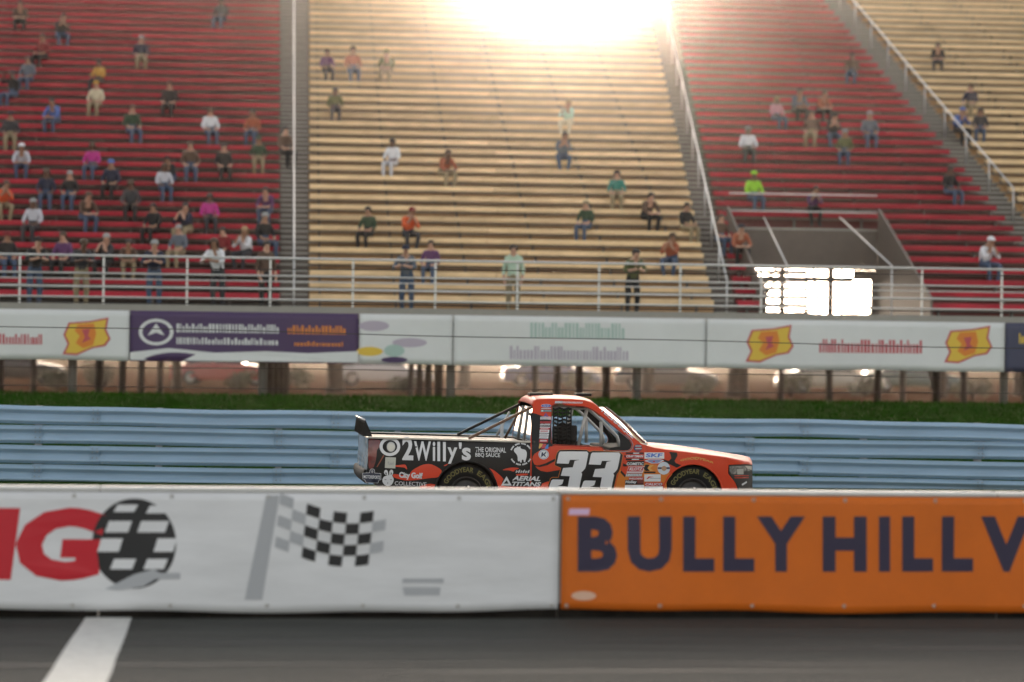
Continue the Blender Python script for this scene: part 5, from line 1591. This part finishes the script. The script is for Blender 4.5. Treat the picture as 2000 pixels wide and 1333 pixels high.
BUSH = [(110, 37, .75, 'round dark bush under the white banner at the far left'), (205, 46, .9, 'larger bush in the shade left of the purple banner'), (470, 41, .7, 'low bush under the middle of the purple banner'), (560, 43, .85, 'bush beside the broad trunk under the purple banner'),
        (790, 40, .6, 'low bush under the short splashed banner'), (1130, 50, .8, 'bush behind the stand directly above the truck cab'), (1365, 42, .7, 'bush left of the broad trunk on the right'), (1545, 41, .8, 'bush under the entrance to the stand'), (1690, 45, .75, 'bush below the red lettering on the right'), (1900, 38, .7, 'bush right of the second burst on the right')]
for i, (px, v, r_, label) in enumerate(BUSH):
    g = random.Random(i + 90)
    u, v = back_pt(px, v)
    t = empty('bush', STAND.matrix(u, v, 0.53))
    tag(t, label, 'bush', 'bushes behind the grandstand')
    mb = MB()
    for k in range(5): mb.tube([(0, 0, -.05), (g.uniform(-.2, .2), g.uniform(-.2, .2), r_ * .5), (g.uniform(-.6, .6) * r_, g.uniform(-.4, .4) * r_, r_ * 1.1)], [.03, .02, .008], 5)
    mb.build('stem', M_bark, t)
    mb = MB()
    for k in range(6): leaf_mass(mb, (g.uniform(-.7, .7) * r_, g.uniform(-.4, .4) * r_, g.uniform(.35, .85) * r_), (.6 * r_, .5 * r_, .45 * r_), 130, .075, g)
    mb.build('foliage', M_bush, t)
# far woods against the low sky
g = random.Random(77)
mb = MB()
for k in range(170):
    x = -90 + 260 * g.random(); h_ = g.uniform(7.0, 13.0)
    y = 395 + 40 * g.random()
    mb.tube([(x, y, .3), (x, y, h_)], [.2, .05], 5)
    leaf_mass(mb, (x, y, h_ * .62), (2.0, 2.0, h_ * .42), 90, .55, g)
tag(mb.build('distant_woods', M_leaf), 'low dark line of distant woods against the bright sky', 'woods', kind='stuff')
# parked cars
M_cglass = mat('car_glass', (0.02, 0.022, 0.025), 0.08, coat=0.5)
M_ctyre = mat('car_tyre', (0.02, 0.02, 0.02), 0.8)
M_crim = mat('car_rim', (0.35, 0.35, 0.36), 0.35, metal=0.8)
M_lamp = mat('car_lamp', (0.5, 0.5, 0.48), 0.15, coat=0.6)
M_tlamp = mat('car_tail_lamp', (0.35, 0.015, 0.012), 0.2, coat=0.6)
def car_meshes(suv):
    H = 1.68 if suv else 1.44
    L = 2.3
    low = [(-L, .42), (-L + .02, .72), (-L + .12, .88), (-1.1, .95), (0, .96), (.95, .93), (1.75, .80), (L - .12, .68), (L, .50), (L - .02, .34)]
    rows = []
    for x, z in low:
        w = .90 - .10 * max(0, abs(x) - 1.7) / .6
        rows.append([(x, -w, .26), (x, -w - .015, .45), (x, -w, z * .8), (x, -w + .10, z), (x, 0, z + .03), (x, w - .10, z), (x, w, z * .8), (x, w + .015, .45), (x, w, .26)])
    b = MB(); b.grid(rows); b.f.append(tuple(range(9))); b.s.append(False); b.f.append(tuple(len(rows) * 9 - 9 + i for i in range(8, -1, -1))); b.s.append(False)
    rr = [(-2.05 if suv else -1.65, .90, .80), (-1.75 if suv else -1.0, H, .62), (.15, H, .62), (.98, .92, .78)]
    gl = MB()
    gl.grid([[(x, -w, z if i in (0, 3) else z - .03), (x, -w * .5, z), (x, 0, z + .02), (x, w * .5, z), (x, w, z if i in (0, 3) else z - .03)] for i, (x, z, w) in enumerate(rr)])
    for s in (-1, 1):
        gl.add([(x, s * w, z if i in (0, 3) else z - .03) for i, (x, z, w) in enumerate(rr)], [(0, 1, 2, 3)])
    rf = MB(); x0, x1 = rr[1][0], rr[2][0]
    rf.box(x0 - .03, x1 + .03, -.63, .63, H - .025, H + .035)
    for s in (-1, 1):
        for (xa, za, wa), (xb, zb, wb) in ((rr[0], rr[1]), (rr[2], rr[3])):
            rf.tube([(xa, s * wa, za), (xb, s * wb, zb - .02)], .035, 6)
        rf.tube([(-.45, s * .79, .92), (-.42, s * .635, H - .02)], .04, 6)
    wh = MB().lathe_y([(.20, -.10), (.31, -.11), (.33, -.07), (.33, .07), (.31, .11), (.20, .10)], 24)
    ri = MB().lathe_y([(.205, -.095), (.18, -.10), (.10, -.085), (.001, -.09)], 20).lathe_y([(.205, .095), (.18, .10), (.10, .085), (.001, .09)], 20)
    return {k: m_.mesh(k) for k, m_ in (('body', b), ('window', gl), ('roof', rf), ('tyre', wh), ('rim', ri))}
CM = {s: car_meshes(s) for s in (False, True)}
for s in CM:
    recalc(CM[s]['body'])
    for k, m_ in (('window', M_cglass), ('tyre', M_ctyre), ('rim', M_crim)): CM[s][k].materials.append(m_)
    CM[s]['body'].materials.append(None); CM[s]['roof'].materials.append(None)
CARS = [(20, 52, 8, True, (.02, .02, .022), 'black sport utility car parked behind the stand at the far left'), (440, 55, -4, False, (.30, .03, .03), 'dark red saloon car parked behind the purple banner'), (745, 60, 5, True, (.45, .45, .46), 'silver sport utility car parked below the splashed banner'),
        (1075, 64, 2, False, (.05, .07, .14), 'dark blue saloon car parked beyond the truck roof'), (1300, 58, -6, True, (.12, .11, .10), 'grey sport utility car parked right of the truck cab'), (1620, 54, 4, False, (.38, .34, .27), 'beige saloon car parked below the red lettering'), (1780, 62, 0, False, (.03, .06, .045), 'dark green saloon car parked below the right banner')]
for px, v, rot, suv, colr, label in CARS:
    u, v = back_pt(px, v)
    c = empty('parked_car', STAND.matrix(u, v, 0.53) @ Matrix.Rotation(R(rot), 4, 'Z'))
    tag(c, label, 'car', 'cars parked behind the grandstand')
    pm = mat('car_paint_%d' % int(px), colr, 0.3, coat=0.7)
    for k in ('body', 'roof', 'window'):
        o = bpy.data.objects.new(k, CM[suv][k]); COL.objects.link(o); o.parent = c
        if k != 'window': o.material_slots[0].link = 'OBJECT'; o.material_slots[0].material = pm
    for x in (-1.42, 1.38):
        for s in (-1, 1):
            w = bpy.data.objects.new('wheel', None); COL.objects.link(w); w.parent = c; w.location = (x, s * .80, .33)
            for k in ('tyre', 'rim'):
                o = bpy.data.objects.new(k, CM[suv][k]); COL.objects.link(o); o.parent = w
    for s in (-1, 1):
        MB().box(2.12, 2.27, s * .62 - .16, s * .62 + .16, .56, .68).build('head_lamp', M_lamp, c)
        MB().box(-2.315, -2.2, s * .68 - .12, s * .68 + .12, .66, .82).build('tail_lamp', M_tlamp, c)
# ------------------------------------------------------------------ thin haze added to carry the sun's glow
mb = MB().box(-2000, 2000, -500, 2000, -1.2, 17.5)
m = bpy.data.materials.new('haze'); m.use_nodes = True
n = m.node_tree; n.nodes.remove(n.nodes['Principled BSDF'])
pv = n.nodes.new('ShaderNodeVolumePrincipled')
pv.inputs['Color'].default_value = (0.98, 0.93, 0.86, 1)
pv.inputs['Density'].default_value = 0.00014
pv.inputs['Anisotropy'].default_value = 0.957
n.links.new(pv.outputs['Volume'], n.nodes['Material Output'].inputs['Volume'])
tag(mb.build('haze', m), kind='stuff')
